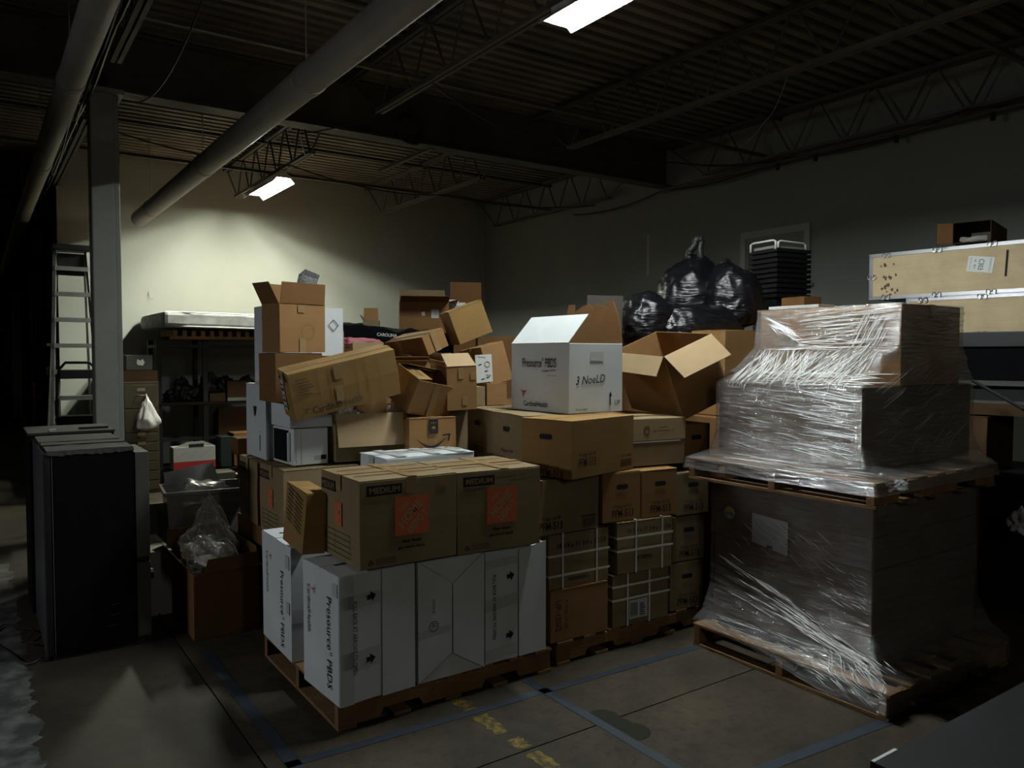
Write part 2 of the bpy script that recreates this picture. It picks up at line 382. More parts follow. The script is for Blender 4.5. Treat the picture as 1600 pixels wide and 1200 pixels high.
for i in range(5):
    for k in range(7):
        g = .004
        MB().box((jx[i]+g, jy[k]+g, -.12), (jx[i+1]-g, jy[k+1]-g, 0)).build('slab', 'concrete_dark' if i < 3 else 'concrete', fl)
bx('joint_filler', (-9, -3, -.14), (7.7, 34, -.012), 'hole', fl)
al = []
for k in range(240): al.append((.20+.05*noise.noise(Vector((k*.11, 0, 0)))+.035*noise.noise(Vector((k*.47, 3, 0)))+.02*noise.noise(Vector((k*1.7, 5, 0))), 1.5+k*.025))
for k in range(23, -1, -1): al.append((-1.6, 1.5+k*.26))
MB().plate(al, Matrix.Translation((0, 0, .0004)), .0005).build('pale_floor_strip', 'aisle', fl)  # paler mottled strip with a ragged edge on the left of the floor
# damp round stains and worn yellow dashes on the concrete
for kd, (px, py, r) in enumerate(((943, 1120, .075), (987, 1143, .085), (964, 1132, .07))):
    c = at(px, py, Z=0); pts = [(c.x+cos(a*pi/12)*r*(1+.06*sin(3*a)), c.y+sin(a*pi/12)*r) for a in range(24)]
    MB().plate(pts, Matrix.Translation((0, 0, .0003+.0005*kd)), .0004).build('damp_stain', 'damp', fl)
for y0, y1 in ((3.265, 3.10), (3.045, 2.84), (2.775, 2.68), (2.63, 2.44), (2.36, 2.18)):
    pts = []
    for k in range(9): pts.append((1.885+random.uniform(-.012, .012), y1+(y0-y1)*k/8))
    for k in range(8, -1, -1): pts.append((1.955+random.uniform(-.012, .012), y1+(y0-y1)*k/8))
    MB().plate(pts, Matrix.Translation((0, 0, .0005)), .0004).build('painted_dash', 'yellow', fl)


def tape_strip(label, a, b, wd=.05):
    a = Vector(a); b = Vector(b); d = (b-a); n = Vector((-d.y, d.x)).normalized()*wd/2; pts = []; K = 16
    for k in range(K+1):
        q = a+d*k/K+n*(1+random.uniform(-.06, .06)); pts.append((q.x, q.y))
    for k in range(K, -1, -1):
        q = a+d*k/K-n*(1+random.uniform(-.06, .06)); pts.append((q.x, q.y))
    o = MB().plate(pts, Matrix.Translation((0, 0, .0012)), .0008).build('floor_tape', 'blue_tape')
    tag(o, label, 'floor tape', 'blue tape lines on the floor')


tape_strip('long blue tape strip running in front of the two loaded wooden pallets', (1.02, 3.12), (3.5, 3.05))
tape_strip('blue tape strip crossing the long one and running toward the camera', (2.335, 3.26), (2.337, 1.2), .055)
tape_strip('blue tape strip beside the left pallet edge in its shadow', (1.05, 4.6), (1.052, 3.05), .06)
tape_strip('blue tape strip ending at the front corner of the film wrapped pallet', (1.7, 2.06), (3.45, 1.92), .055)

# walls
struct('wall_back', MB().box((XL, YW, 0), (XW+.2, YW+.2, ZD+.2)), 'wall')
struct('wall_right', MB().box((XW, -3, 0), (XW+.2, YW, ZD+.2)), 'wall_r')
struct('wall_far', MB().box((-9, 34, 0), (XL+2, 34.2, 5)), 'far_wall')
struct('wall_left', MB().box((-9.2, -3, 0), (-9, 34, 5)), 'far_wall')
struct('wall_passage', MB().box((XL+1.5, YW+.2, 0), (XL+1.7, 34, 5)), 'far_wall')
# scar and hook on the back wall, patched seam on the right wall
q = at(235, 465, Y=YW-.004)
struct('trim_1', MB().tube([q+Vector((-.02, 0, .08)), q+Vector((-.02, -.03, .02)), q+Vector((.0, -.035, -.02)), q+Vector((.03, -.03, -.02))], .006, 6), 'grey_light')
q0 = at(1013, 366, X=XW-.002); q1 = at(1013, 430, X=XW-.002)
struct('trim_2', MB().box((XW-.006, q0.y-.02, q1.z), (XW, q0.y+.02, q0.z)), 'wall')
# boarded-over window in the right wall
a = at(1268, 348, X=XW); c = at(1160, 363, X=XW); d = at(1268, 443, X=XW)
y0, y1, z0, z1 = a.y, c.y, d.z, a.z
wn = thing('window_1', 'painted-over window with stepped white frame high in right wall', 'window', kind='structure')
MB().box((XW-.035, y0, z0), (XW+.001, y0+.07, z1-.08)).box((XW-.035, y1-.07, z0), (XW+.001, y1, z1-.08)).box((XW-.035, y0, z1-.08), (XW+.001, y1, z1)).build('window_frame', 'wall', wn)
MB().box((XW-.02, y0+.07, z0), (XW+.001, y0+.11, z1-.13)).box((XW-.02, y1-.11, z0), (XW+.001, y1-.07, z1-.13)).box((XW-.02, y0+.07, z1-.13), (XW+.001, y1-.07, z1-.08)).build('inner_frame', 'wall_r', wn)
bx('window_sill', (XW-.06, y0-.05, z0-.03), (XW+.001, y1+.03, z0), 'wall_r', wn)
bx('painted_pane', (XW-.008, y0+.11, z0), (XW+.001, y1-.11, z1-.13), 'wall_r', wn)

# roof deck: trapezoidal ribs running along x, seen from below
ce = thing('ceiling', 'ribbed steel roof deck on open-web joists', 'ceiling', kind='structure')
mb = MB(); prof = []
y = -3.0
while y < 34:
    prof += [(y, ZD+.04), (y+.05, ZD+.04), (y+.065, ZD), (y+.135, ZD)]; y += .15
xs = (-9, XW+.2)
vs = []
for (yy, zz) in prof: vs += [(xs[0], yy, zz), (xs[1], yy, zz)]
mb.add(vs, [(2*i, 2*i+1, 2*i+3, 2*i+2) for i in range(len(prof)-1)]).build('ribbed_deck', 'deck', ce)
bx('roof_slab', (-9.2, -3, ZD+.05), (XW+.2, 34, ZD+.15), 'deck', ce)

# girders along x
def girder(name, y, x0, x1, z0=3.90, z1=ZD):
    g = thing(name, 'deep riveted steel girder spanning the bay', 'girder', kind='structure')
    mb = MB().box((x0, y-.006, z0), (x1, y+.006, z1)); x = x0+.9
    mb.build('web_plate', 'girder', g)
    bx('bottom_flange', (x0, y-.1, z0), (x1, y+.1, z0+.018), 'beam', g)
    bx('top_flange', (x0, y-.1, z1-.03), (x1, y+.1, z1-.012), 'girder', g)
    st = MB()
    st.box((4.3, y-.02, z0+.02), (4.46, y+.02, z1-.03))
    for k in range(5):
        for s in (4.33, 4.43): st.tube([(s, y-.02, z0+.07+k*.085), (s, y-.034, z0+.07+k*.085)], .013, 6)
    st.build('splice_plate', 'girder', g)
    return g


girder('girder_beam', 7.4, -9, XW); girder('girder_beam', 15.9, -9, XL+1.5); girder('girder_beam', 24.4, -9, XL+1.5); girder('girder_beam', -1.1, -9, XW)


def joist(x, y0, y1, b0, b1, npan, m='beam_pale', zb=3.90):
    """bar joist: double-angle chords and ONE round bar bent zigzag between them"""
    j = thing('roof_joist', 'open-web steel bar joist under the roof deck', 'joist', kind='structure', group='roof joists')
    zt = ZD-.015
    mb = MB().box((x-.045, y0, zt-.04), (x-.008, y1, zt)).box((x+.008, y0, zt-.04), (x+.045, y1, zt)); mb.build('top_chord', m, j)
    mb = MB().box((x-.04, b0, zb), (x-.008, b1, zb+.035)).box((x+.008, b0, zb), (x+.04, b1, zb+.035)); mb.build('bottom_chord', m, j)
    n = npan; dy = (b1-b0)/n; pts = [(x, y0+.05, zt-.02)]
    for k in range(n+1):
        yy = b0+.03+(b1-b0-.06)*k/n
        pts += [(x, yy-.025, zb+.025), (x, yy+.025, zb+.025)]
        if k < n: pts += [(x, yy+dy/2-.025, zt-.025), (x, yy+dy/2+.025, zt-.025)]
    pts.append((x, y1-.05, zt-.02))
    MB().tube(pts, .011, 6).build('web_rod', m, j)


JX = (-5.7, -3.5, -1.3, .93, 3.1, 5.32, 7.45)
for x in JX:
    joist(x, -1.0, 7.3, -.2, 6.62, 11)
    if x > 2: joist(x, 7.5, YW, 8.35, 11.3, 5)
    else: joist(x, 7.5, 15.8, 8.35, 15.0, 11)
    if x < 2: joist(x, 16, 24.3, 16.8, 23.5, 11)
br = thing('roof_bridging', 'thin angle bars bracing the joists crosswise', 'bracing', kind='structure')
for (y, z) in ((5.62, ZD-.07), (2.9, ZD-.07), (9.9, ZD-.07), (5.7, 3.93), (2.75, 3.93), (9.7, 3.93), (0.6, ZD-.07)):
    MB().box((-8, y-.02, z-.004), (XW, y+.02, z)).box((-8, y-.02, z), (XW, y-.016, z+.03)).build('angle_bar', 'beam', br)
MB().box((4.06, 7.4, 3.89), (4.10, 8.7, 3.93)).build('stub_angle', 'beam_pale', br)

# columns (wide-flange) on the column line
def column(y, x=.93, red=False):
    c = thing('steel_column', 'white wide-flange column', 'column', (x, y, 0), kind='structure')
    h = .1
    bx('flange', (-h, -h, 0), (h, -h+.012, 3.9), 'column', c); bx('flange', (-h, h-.012, 0), (h, h, 3.9), 'column', c)
    bx('web', (-.006, -h, 0), (.006, h, 3.9), 'column', c); bx('base_plate', (-.17, -.17, 0), (.17, .17, .02), 'column', c)
    bx('cap_plate', (-.14, -.14, 3.87), (.14, .14, 3.898), 'column', c)
    return c


# the first column is boxed in: two overlapping casings
c = thing('boxed_column', 'white boxed column left of the bright wall', 'column', (.93, 7.4, 0), kind='structure')
bx('column_shaft', (-.105, -.10, 0), (.075, .10, 3.9), 'column', c, bevel=.012)
bx('column_shaft', (.075, -.06, 0), (.115, .10, 3.9), 'column', c, bevel=.008)
bx('cap_plate', (-.15, -.15, 3.86), (.15, .15, 3.898), 'column', c)
for y in (15.9, 24.4):
    c = column(y)
    if y == 15.9:
        bx('red_band', (-.103, -.104, 3.12), (.103, -.1, 3.4), 'darkred', c)
        sg = bx('sign_board', (-.075, -.106, 1.86), (.075, -.102, 2.32), 'darkred', c)
dim0 = (.15, .1, .46)
sg = thing('extinguisher_sign', 'dark red sign with white vertical lettering on the distant column', 'sign', (.93-.075, 15.9-.11, 1.86))
bx('sign_panel', (0, 0, 0), (.15, .003, .46), 'darkred', sg)
text(sg, dim0, 'F', 'FIRE', .04, .25, .16, .03, 'label', 90, .002); text(sg, dim0, 'F', 'EXTINGUISHER', .085, .25, .36, .035, 'label', 90, .002)
patch(sg, dim0, 'F', 0, 0, 0, 0, 'label', 'printed_arrow', .002, poly=[(.125, .02), (.145, .06), (.132, .06), (.132, .12), (.118, .12), (.118, .06), (.105, .06)])
# extinguisher and clutter at the foot of that column
ex = thing('fire_extinguisher', 'small fire extinguisher hanging low on the distant column', 'extinguisher', (.90, 15.72, .78))
MB().tube([(0, 0, 0), (0, 0, .02), (0, 0, .38), (0, 0, .42)], .07, 14).build('cylinder_body', 'darkred', ex, smooth=True)
MB().tube([(0, 0, .42), (0, 0, .5)], .02, 8).build('valve', 'black', ex)
patch(ex, (.1, .1, .3), 'F', -.05, .12, .05, .22, 'paper', 'label_band', .073)

# ducts and pipes (hung from the joists, running along y)
def duct(label, x, z, r, y0, y1, collars, name='overhead_duct'):
    d = thing(name, label, 'duct', (x, 0, z), kind='structure')
    MB().tube([(0, y0+(y1-y0)*k/12, 0) for k in range(13)], r, 28).build('duct_pipe', 'duct', d, smooth=True)
    for yy in collars:
        MB().tube([(0, yy-.05, 0), (0, yy-.045, 0), (0, yy+.045, 0), (0, yy+.05, 0)], r+.006, 28).build('collar', 'duct', d, smooth=True)
        MB().tube([(r*cos(a*pi/8)*1.03, yy+.06, r*sin(a*pi/8)*1.03) for a in range(16)], .004, 6, True).build('band_clamp', 'steel', d)
        MB().tube([(0, yy+.06, r), (0, yy+.06, ZD-z)], .005, 6).build('hanger_rod', 'steel', d)
    return d


duct('wide round duct slanting across to the bright back wall', 1.865, 3.515, .102, -1, YW-.35, (3.2, 5.05, 7.9, 10.6))
duct('pale round pipe overhead at the far left', .565, 3.5, .082, -1, 30, (3.5, 5.9, 8.6, 12, 16))
e = duct('low diagonal pipe far beyond the wall end', 1.2, 2.55, .12, 12.2, 22, (14,))
e.rotation_euler = (Rd(-4), 0, 0)
# conduits and cables beside the first joist
cb = thing('cable_bundle', 'bundle of black cables sagging along the joist over the column', 'cable')
for k in range(6):
    x0 = .70+k*.02; pts = []
    for i in range(40):
        y = -.5+i*.42; pts.append((x0+.012*sin(i*.9+k*2), y, 3.84-.05*abs(sin(i*.55+k))-.02*k*.3))
    MB().tube(pts, .008+.002*(k % 3), 5).build('cable', 'cable', cb)
for k, (pa, pb, sag) in enumerate((((1.12, 4.2, 3.9), (1.14, 7.2, 3.80), .25), ((.74, 7.6, 3.85), (.7, 11.0, 3.9), .30))):
    MB().tube([(pa[0]+(pb[0]-pa[0])*i/14, pa[1]+(pb[1]-pa[1])*i/14, pa[2]+(pb[2]-pa[2])*i/14-sag*4*(i/14)*(1-i/14)) for i in range(15)], .007, 5).build('cable', 'cable', cb)
# loose wires under the right-hand joists
def wire(label, pts, r=.006, m='cable'):
    P = [Vector(p) for p in pts]; Q = []
    for i in range(len(P)-1):
        for k in range(8):
            t = k/8; q = P[i].lerp(P[i+1], t); q.z -= .12*4*t*(1-t)*min(1, (P[i+1]-P[i]).length/3); Q.append(q)
    Q.append(P[-1]); o = MB().tube(Q, r, 5).build('hanging_wire', m); tag(o, label, 'wire'); return o


wire('black wire sagging across the middle of the ceiling to the right wall', [(3.1, 5.6, 3.88), (4.6, 6.4, 3.9), (5.3, 6.5, 3.86), (6.6, 6.3, 3.88), (7.5, 5.6, 3.88)], .009)
wire('thin pale wire strung between the two joists at upper right', [(5.35, 3.9, 3.9), (6.4, 4.9, 3.98), (7.35, 6.2, 4.05)], .004, 'grey_light')
wire('black cable clipped along the top of the right wall', [(7.4, 1.2, 3.88), (7.4, 3.5, 3.9), (7.42, 5.4, 3.86), (7.45, 7.3, 3.84), (7.5, 9.2, 3.8)], .012)
wire('long black wire drooping under the girder toward the corner', [(.98, 8.3, 3.85), (2.95, 8.6, 3.80), (5.25, 9.2, 3.84), (7.4, 8.6, 3.84)], .008)
wire('black wire hanging from the near joist down to the far one', [(3.1, 6.55, 3.9), (2.6, 7.3, 3.8), (3.05, 8.4, 3.88)], .006)
cw = thing('cable_coil', 'coil of black cable hung on the girder', 'cable', (3.72, 7.22, 4.05))
for k in range(5):
    MB().tube([(.11*cos(a*pi/9)*(1+.08*k), .03*sin(a+k)-.05*k*.2, .17*sin(a*pi/9)*(1-.05*k)-.02*k) for a in range(18)], .009, 6, True).build('cable_loop', 'cable', cw)
# sprinkler main with drop nuts along the right wall
sp = thing('conduit_pipe', 'thin conduit with small hanging clips along the right wall top', 'pipe')
MB().tube([(7.40, .5, 3.83), (7.40, 7.2, 3.83)], .018, 8).build('conduit', 'beam', sp)
for px in (1216, 1275, 1401, 1551):
    yy = at(px, 200, X=7.40).y; MB().tube([(7.40, yy, 3.82), (7.40, yy, 3.75)], .022, 8).build('hanging_clip', 'black', sp)


# fluorescent strip fixtures
def fixture(label, x, y0, y1, tube, z=3.86, sk=.055, ek=.055):
    f = thing('strip_light', label, 'light', (x, y0, z), group='fluorescent strip lights'); Ly = y1-y0
    MB().box((-.035, -.03, 0), (.035, Ly+.03, .045)).build('housing', 'foam', f, bevel=.006)
    prof = [(-.035, .0), (.035, .0), (.13, -sk), (.133, -sk+.003), (.036, .006), (-.036, .006), (-.133, -sk+.003), (-.13, -sk)]
    MB().plate(prof, Matrix(((1, 0, 0, 0), (0, 0, 1, -.03), (0, 1, 0, 0), (0, 0, 0, 1))), Ly+.06).build('reflector', 'foam', f)
    for yy in (-.034, Ly+.030):
        MB().plate([(-.035, .006), (-.13, -ek), (.13, -ek), (.035, .006)], Matrix(((1, 0, 0, 0), (0, 0, 1, yy), (0, 1, 0, 0), (0, 0, 0, 1))), .004).build('end_plate', 'foam', f)
    for s in (-.05, .05):
        MB().tube([(s, .0, -.036), (s, Ly, -.036)], .016, 10).build('fluorescent_tube', tube, f, smooth=True)
        for yy in (-.024, Ly+.001): MB().box((s-.010, yy, -.05), (s+.010, yy+.02, -.012)).build('lamp_holder', 'foam', f)
    return f


fixture('lit twin-tube strip light over the right of the stacks, cut by the frame top', 3.1, 2.75, 3.97, 'tube_near', sk=.082)
fixture('lit twin-tube strip light close to the back wall', 3.1, 9.32, 10.5, 'tube_back', sk=.105, ek=.05)

# ================================================================= PALLETS
def pallet(label, x, y, z, lx, ly, group='wooden pallets', m1='wood', m2='wood_y'):
    p = thing('wooden_pallet', label, 'pallet', (x, y, z), group=group); H = .13; tb = .017
    for k in range(3):
        y0 = (ly-.042)*k/2; h0, h1 = tb, H-tb; nt = .038
        a, b_, c_, d_ = lx*.17, lx*.36, lx*.64, lx*.83
        poly = [(0, h0), (a, h0), (a+.02, h0+nt), (b_-.02, h0+nt), (b_, h0), (c_, h0), (c_+.02, h0+nt), (d_-.02, h0+nt), (d_, h0), (lx, h0), (lx, h1), (0, h1)]
        MB().plate(poly, Matrix(((1, 0, 0, 0), (0, 0, 1, y0), (0, 1, 0, 0), (0, 0, 0, 1))), .042).build('stringer', m1, p, bevel=.002)
    rnd = random.Random(int(x*100))
    for k in range(7):
        wd = .09+.02*(k in (0, 6)); x0 = (lx-wd)*k/6
        bx('deck_board', (x0, -.012+rnd.uniform(-.006, .006), H-tb), (x0+wd, ly+rnd.uniform(0, .01), H+rnd.uniform(-.003, 0)), m2, p, bevel=.002)
    for k in range(5):
        wd = .09; x0 = (lx-wd)*k/4
        bx('bottom_board', (x0, -.006+rnd.uniform(-.006, .006), 0), (x0+wd, ly+.005, tb), m2, p, bevel=.002)
    return p


pallet('brown wooden pallet under the upright white boxes', 1.31, 3.27, 0, 1.2, 1.07)
pallet('brown wooden pallet under the strapped and hand-hole cartons', 2.575, 3.30, 0, 1.2, 1.07)
pallet('film-covered dark wooden pallet on the floor at right', 3.43, 1.92, 0, 1.2, 1.17, m1='wood', m2='wood_y')
pallet('wooden pallet between the lower and upper film-wrapped loads', 3.52, 2.05, .955, 1.22, 1.17)

# ================================================================= WHITE BOXES ON THE FIRST PALLET
ZP = .13
def arrow(p, dim, face, u, v, s, ang=0, m='ink'):
    pl = [(-.5, -.22), (0, -.22), (0, -.5), (.5, 0), (0, .5), (0, .22), (-.5, .22), (-.38, 0)]
    ca, sa = cos(Rd(ang)), sin(Rd(ang))
    return patch(p, dim, face, 0, 0, 0, 0, m, 'printed_arrow', .0125, poly=[(u+s*(a*ca-b*sa), v+s*(a*sa+b*ca)) for a, b in pl])


def bird(p, dim, face, u, v, s, ang=0, m='ink_red', off=.0065):
    """the little winged emblem printed next to the company name"""
    ca, sa = cos(Rd(ang)), sin(Rd(ang))
    for pl in ([(0, .1), (-.9, .75), (-.3, .45)], [(0, .1), (-.3, .45), (.1, .5)], [(.05, .05), (.9, .35), (.3, .5)], [(-.15, .1), (.2, .1), (.1, -.75), (-.02, -.3)]):
        patch(p, dim, face, 0, 0, 0, 0, m, 'printed_emblem', off, poly=[(u+s*(a*ca-b*sa), v+s*(a*sa+b*ca)) for a, b in pl])


def end_flaps(e, dim, polys, m='white_card', lift=.0):
    for k, pl in enumerate(polys):
        MB().plate(pl, face_m(dim, 'F', .004+lift*(k % 2)), .005).build('end_flap', m, e, bevel=.0015)


def tape_bands(e, dim, bands, m='clear_tape', face='F', off=.0105):
    for (u0, v0, u1, v1, sl) in bands:
        patch(e, dim, face, 0, 0, 0, 0, m, 'clear_tape', off, t=.0004, poly=[(u0, v0), (u1, v0+sl), (u1, v1+sl), (u0, v1)])


A = carton('tall white box on end at the front corner of the first pallet', (1.30, 3.23, ZP), (0, 0, Rd(3.0)), (.385, .39, .588), 'white_card', tape=None, seam='x', name='white_box', cat='box')
d = (.385, .39, .588)
end_flaps(A, d, [[(0, 0), (.20, .008), (.202, .585), (0, .588)], [(.210, .0), (.383, 0), (.383, .588), (.210, .588)]], lift=.003)
tape_bands(A, d, [(0, .16, .205, .235, .01), (0, .43, .205, .49, .008), (.21, .20, .38, .245, .03), (.21, .47, .38, .51, .005), (.005, .0, .07, .58, 0)])
text(A, d, 'F', 'PULL BACK AT ARROWS TO OPEN', .075, .30, .33, .021, 'ink', -90, .0125)
arrow(A, d, 'F', .155, .475, .05, 12); arrow(A, d, 'F', .15, .19, .05, 8)
text(A, d, 'L', 'Presource\u00b0 PBDS', .30, .265, .42, .05, 'ink', -90)
text(A, d, 'L', 'CardinalHealth', .075, .37, .23, .032, 'ink', -90); bird(A, d, 'L', .13, .475, .028, -90)
patch(A, d, 'L', .335, .49, .385, .55, 'clear_tape', 'clear_tape', .0042); patch(A, d, 'T', .13, .20, .23, .215, 'hole', 'hand_hole', .003, ang=-10); patch(A, d, 'T', .06, .17, .12, .185, 'hole', 'hand_hole', .003)

B = carton('middle white box on end with folded-in gusset panels', (1.702, 3.253, ZP), (0, 0, 0), (.37, .40, .583), 'white_card', tape=None, name='white_box', cat='box')
d = (.37, .40, .583)
end_flaps(B, d, [[(0, .0), (.185, .115), (.185, .455), (0, .583)], [(.191, .11), (.37, .0), (.37, .583), (.191, .455)]], lift=.003)
MB().plate([(.01, .583), (.188, .462), (.36, .583)], face_m(d, 'F', .001), .003).build('gusset_flap', 'white_card', B)
MB().plate([(.01, 0), (.188, .108), (.36, 0)], face_m(d, 'F', .001), .003).build('gusset_flap', 'white_card', B)
text(B, d, 'F', 'NOTION 30', .085, .36, .065, .014, 'ink', -90, .0095)
MB().tube([(.085+.024*cos(a*pi/10), -.0102, .265+.024*sin(a*pi/10)) for a in range(20)], .0018, 4, True).build('printed_ring', 'ink', B)
for k in (-1, 0, 1): patch(B, d, 'F', .072+k*.003, .262+k*.012, .098-k*.003, .266+k*.012, 'ink', 'printed_mark', .0095)
tape_bands(B, d, [(.195, .33, .368, .37, .004), (.0, .22, .183, .25, .01)], off=.0098)

C_ = carton('right-hand white box on end at the far front corner', (2.083, 3.258, ZP), (0, 0, Rd(2.0)), (.39, .40, .578), 'white_card', tape=None, name='white_box', cat='box')
d = (.39, .40, .578)
end_flaps(C_, d, [[(0, .012), (.20, 0), (.202, .570), (0, .578)], [(.210, .002), (.39, 0), (.39, .585), (.210, .56)]], lift=.003)
tape_bands(C_, d, [(0, .27, .20, .33, .012), (0, .03, .20, .075, .01), (.21, .24, .388, .29, .01), (0, .49, .20, .53, .004)])
text(C_, d, 'F', 'PULL BACK AT ARROWS TO OPEN', .055, .29, .33, .020, 'ink', -90, .0125)
arrow(C_, d, 'F', .155, .435, .05, 8); arrow(C_, d, 'F', .15, .13, .05, 5)

D_ = carton('rear-left white box on end behind the corner one', (1.295, 3.84, ZP), (0, 0, Rd(-1)), (.37, .50, .59), 'white_card', tape=None, name='white_box', cat='box')
d = (.37, .50, .59)
text(D_, d, 'L', 'Presource\u00b0 PBDS', .36, .24, .40, .05, 'ink', -90); text(D_, d, 'L', 'CardinalHealth', .10, .38, .23, .028, 'ink', -90); bird(D_, d, 'L', .16, .48, .026, -90)
patch(D_, d, 'L', .42, .47, .48, .54, 'clear_tape', 'clear_tape', .0042); patch(D_, d, 'L', .43, .24, .48, .30, 'clear_tape', 'clear_tape', .0042)
patch(D_, d, 'T', .05, .34, .10, .36, 'hole', 'hand_hole', .003)
patch(D_, d, 'F', .0, .20, .36, .27, 'clear_tape', 'clear_tape', .0042)
# two more white boxes fill the back of the pallet, their tops just showing
F_ = carton('flat-topped white box with torn taped lid behind the orange-logo cartons', (1.85, 3.90, .74), (0, 0, Rd(1)), (.58, .34, .385), 'white_card', tape='clear_tape', name='white_box', cat='box', jit=.008)
d = (.58, .34, .385)
for u in (.08, .30, .47): patch(F_, d, 'T', u, .0, u+.06, .34, 'clear_tape', 'clear_tape', .004, t=.0008)
for k in range(9):
    u = .06+.055*k; patch(F_, d, 'T', 0, 0, 0, 0, 'ink_soft', 'torn_edge', .0045, poly=[(u, .20+.006*((k*7) % 5-2)), (u+.055, .20+.006*(((k+1)*7) % 5-2)), (u+.052, .203+.006*(((k+1)*7) % 5)), (u, .207+.006*((k*7) % 5))])
carton('white box standing on the pallet behind the middle one', (1.70, 3.68, ZP), (0, 0, 0), (.72, .62, .60), 'white_card', tape=None, name='white_box', cat='box')

# orange-logo moving boxes
def logo_box(label, loc, rot, dim, left=True, front=True, extra=None):
    e = carton(label, loc, rot, dim, 'card4', seam='x', cat='carton', name='moving_carton', bulge=.003)
    sx = dim[0]/.495; F0 = .0075
    def front_print(face, W, s=1.0):
        cu = W*.515
        patch(e, dim, face, W*.06, dim[2]-.072, W*.06+.175*s, dim[2]-.024, 'ink', 'printed_band', F0)
        text(e, dim, face, 'MEDIUM', W*.06+.088*s, dim[2]-.048, .15*s, .028, 'card4', 0, F0+.001, bold=.003)
        patch(e, dim, face, cu-.088*s, .135, cu+.088*s, .135+.178, 'orange', 'printed_square', F0)
        for tx, o, wd, h in (('THE', .060, .058, .020), ('HOME', .012, .15, .046), ('DEPOT', -.042, .125, .036)):
            text(e, dim, face, tx, cu-o*.7*s+.0, .224+o*.7, wd*s, h*.95, 'card5', 45, F0+.001, bold=.003)
        text(e, dim, face, 'How doers', cu, .108, .10*s, .017, 'ink', 0, F0, bold=.0015); text(e, dim, face, 'get more done.', cu, .078, .14*s, .019, 'ink', 0, F0, bold=.0015)
        for k, (a, b) in enumerate((((-1, -.6), (1, -.6)), ((1, -.6), (0, .9)), ((0, .9), (-1, -.6)))):
            p0 = Vector((W*.06+.02, .03))+Vector(a)*.013; p1 = Vector((W*.06+.02, .03))+Vector(b)*.013; dd = (p1-p0)*.8; nn = Vector((-dd.y, dd.x)).normalized()*.002
            patch(e, dim, face, 0, 0, 0, 0, 'ink', 'printed_arrow', F0, poly=[tuple(p0-nn), tuple(p0+dd-nn), tuple(p0+dd+nn), tuple(p0+nn)])
        for k in range(4): patch(e, dim, face, W*.06+.045, .018+k*.008, W*.06+.045+.10*s, .021+k*.008, 'ink_soft', 'printed_line', F0)
    if front: front_print('F', dim[0])
    if left:
        W = dim[1]
        patch(e, dim, 'L', .02, dim[2]-.085, .19, dim[2]-.035, 'ink', 'printed_band', F0); text(e, dim, 'L', 'MEDIUM', .105, dim[2]-.06, .15, .03, 'card4', 0, F0+.001)
        patch(e, dim, 'L', W*.40, .165, W*.40+.085, .275, 'orange', 'printed_square', F0)
        text(e, dim, 'L', 'HOME', W*.40+.043, .22, .09, .03, 'card5', 50, F0+.001)
        for k in range(5): patch(e, dim, 'L', .06, .03+k*.026, W-.10, .0325+k*.026, 'ink_soft', 'printed_line', F0)
        for u in (.06, .18, W-.103): patch(e, dim, 'L', u, .03, u+.003, .137, 'ink_soft', 'printed_line', F0)
    return e


hd1 = logo_box('left one of two olive-brown cartons with orange square logos, on white boxes', (1.395, 3.207, .733), (0, 0, 0), (.495, .461, .402))
hd2 = logo_box('right one of two orange-logo cartons with marker scribbles, on white boxes', (1.903, 3.215, .726), (0, 0, Rd(-3)), (.478, .467, .402), left=False)
d = (.478, .467, .402)
text(hd2, d, 'F', 'hibeam no', .30, .365, .17, .012, 'ink_soft', 3, .008); text(hd2, d, 'F', 'fiDegrees', .09, .315, .12, .022, 'ink_soft', 2, .008); text(hd2, d, 'F', 'brief summer co', .36, .345, .14, .01, 'ink_soft', 2, .008)
patch(hd1, (.495, .461, .402), 'F', .40, .345, .455, .385, 'tape', 'packing_tape', .0075)
patch(hd1, (.495, .461, .402), 'F', .225, .33, .275, .40, 'tape', 'packing_tape', .0072)
for (e, dd) in ((hd1, (.495, .461, .402)), (hd2, d)):
    for u in (.24,):
        patch(e, dd, 'T', u, 0, u+.05, dd[1], 'tape', 'packing_tape', .003, t=.0006)
    for v in (.12, .33): patch(e, dd, 'T', .03, v, dd[0]-.03, v+.012, 'card3', 'printed_stripe', .0035)

wd = carton('narrow leaning brown carton on white box left of the orange logos', (1.276, 3.62, .735), (Rd(4), Rd(4), 0), (.115, .29, .30), 'card2', closed=True, tape=None, flaps=[])
for k in range(9):
    for u0, u1 in ((.03, .12), (.135, .25)):
        patch(wd, (.2, .29, .30), 'L', u0+.006*(k % 3), .285-.02*k-.05*(u0/.3), u1, .290-.02*k-.05*(u0/.3), 'ink_soft', 'printed_line', .006, ang=-12)

# ================================================================= LEFT COLUMN OF THE PILE
bxs = carton('big dark brown carton on the floor under the left orange-logo cartons', (1.45, 4.36, 0), (0, 0, 0), (.46, 1.02, .625), 'card3', tape=None)
h4 = logo_box('orange-logo carton behind the narrow leaning one, white oven on top', (1.43, 4.345, .630), (0, 0, 0), (.455, .445, .41), front=False)
h3 = logo_box('dim orange-logo carton with a red front band, at the left end of the pile', (1.435, 4.87, .628), (0, 0, Rd(-2)), (.455, .44, .40), front=False)
patch(h3, (.455, .44, .40), 'F', .0, .01, .12, .39, 'red', 'printed_band', .0075)
patch(bxs, (.46, 1.02, .625), 'L', .2, .35, .5, .36, 'ink_soft', 'printed_line', .0042)

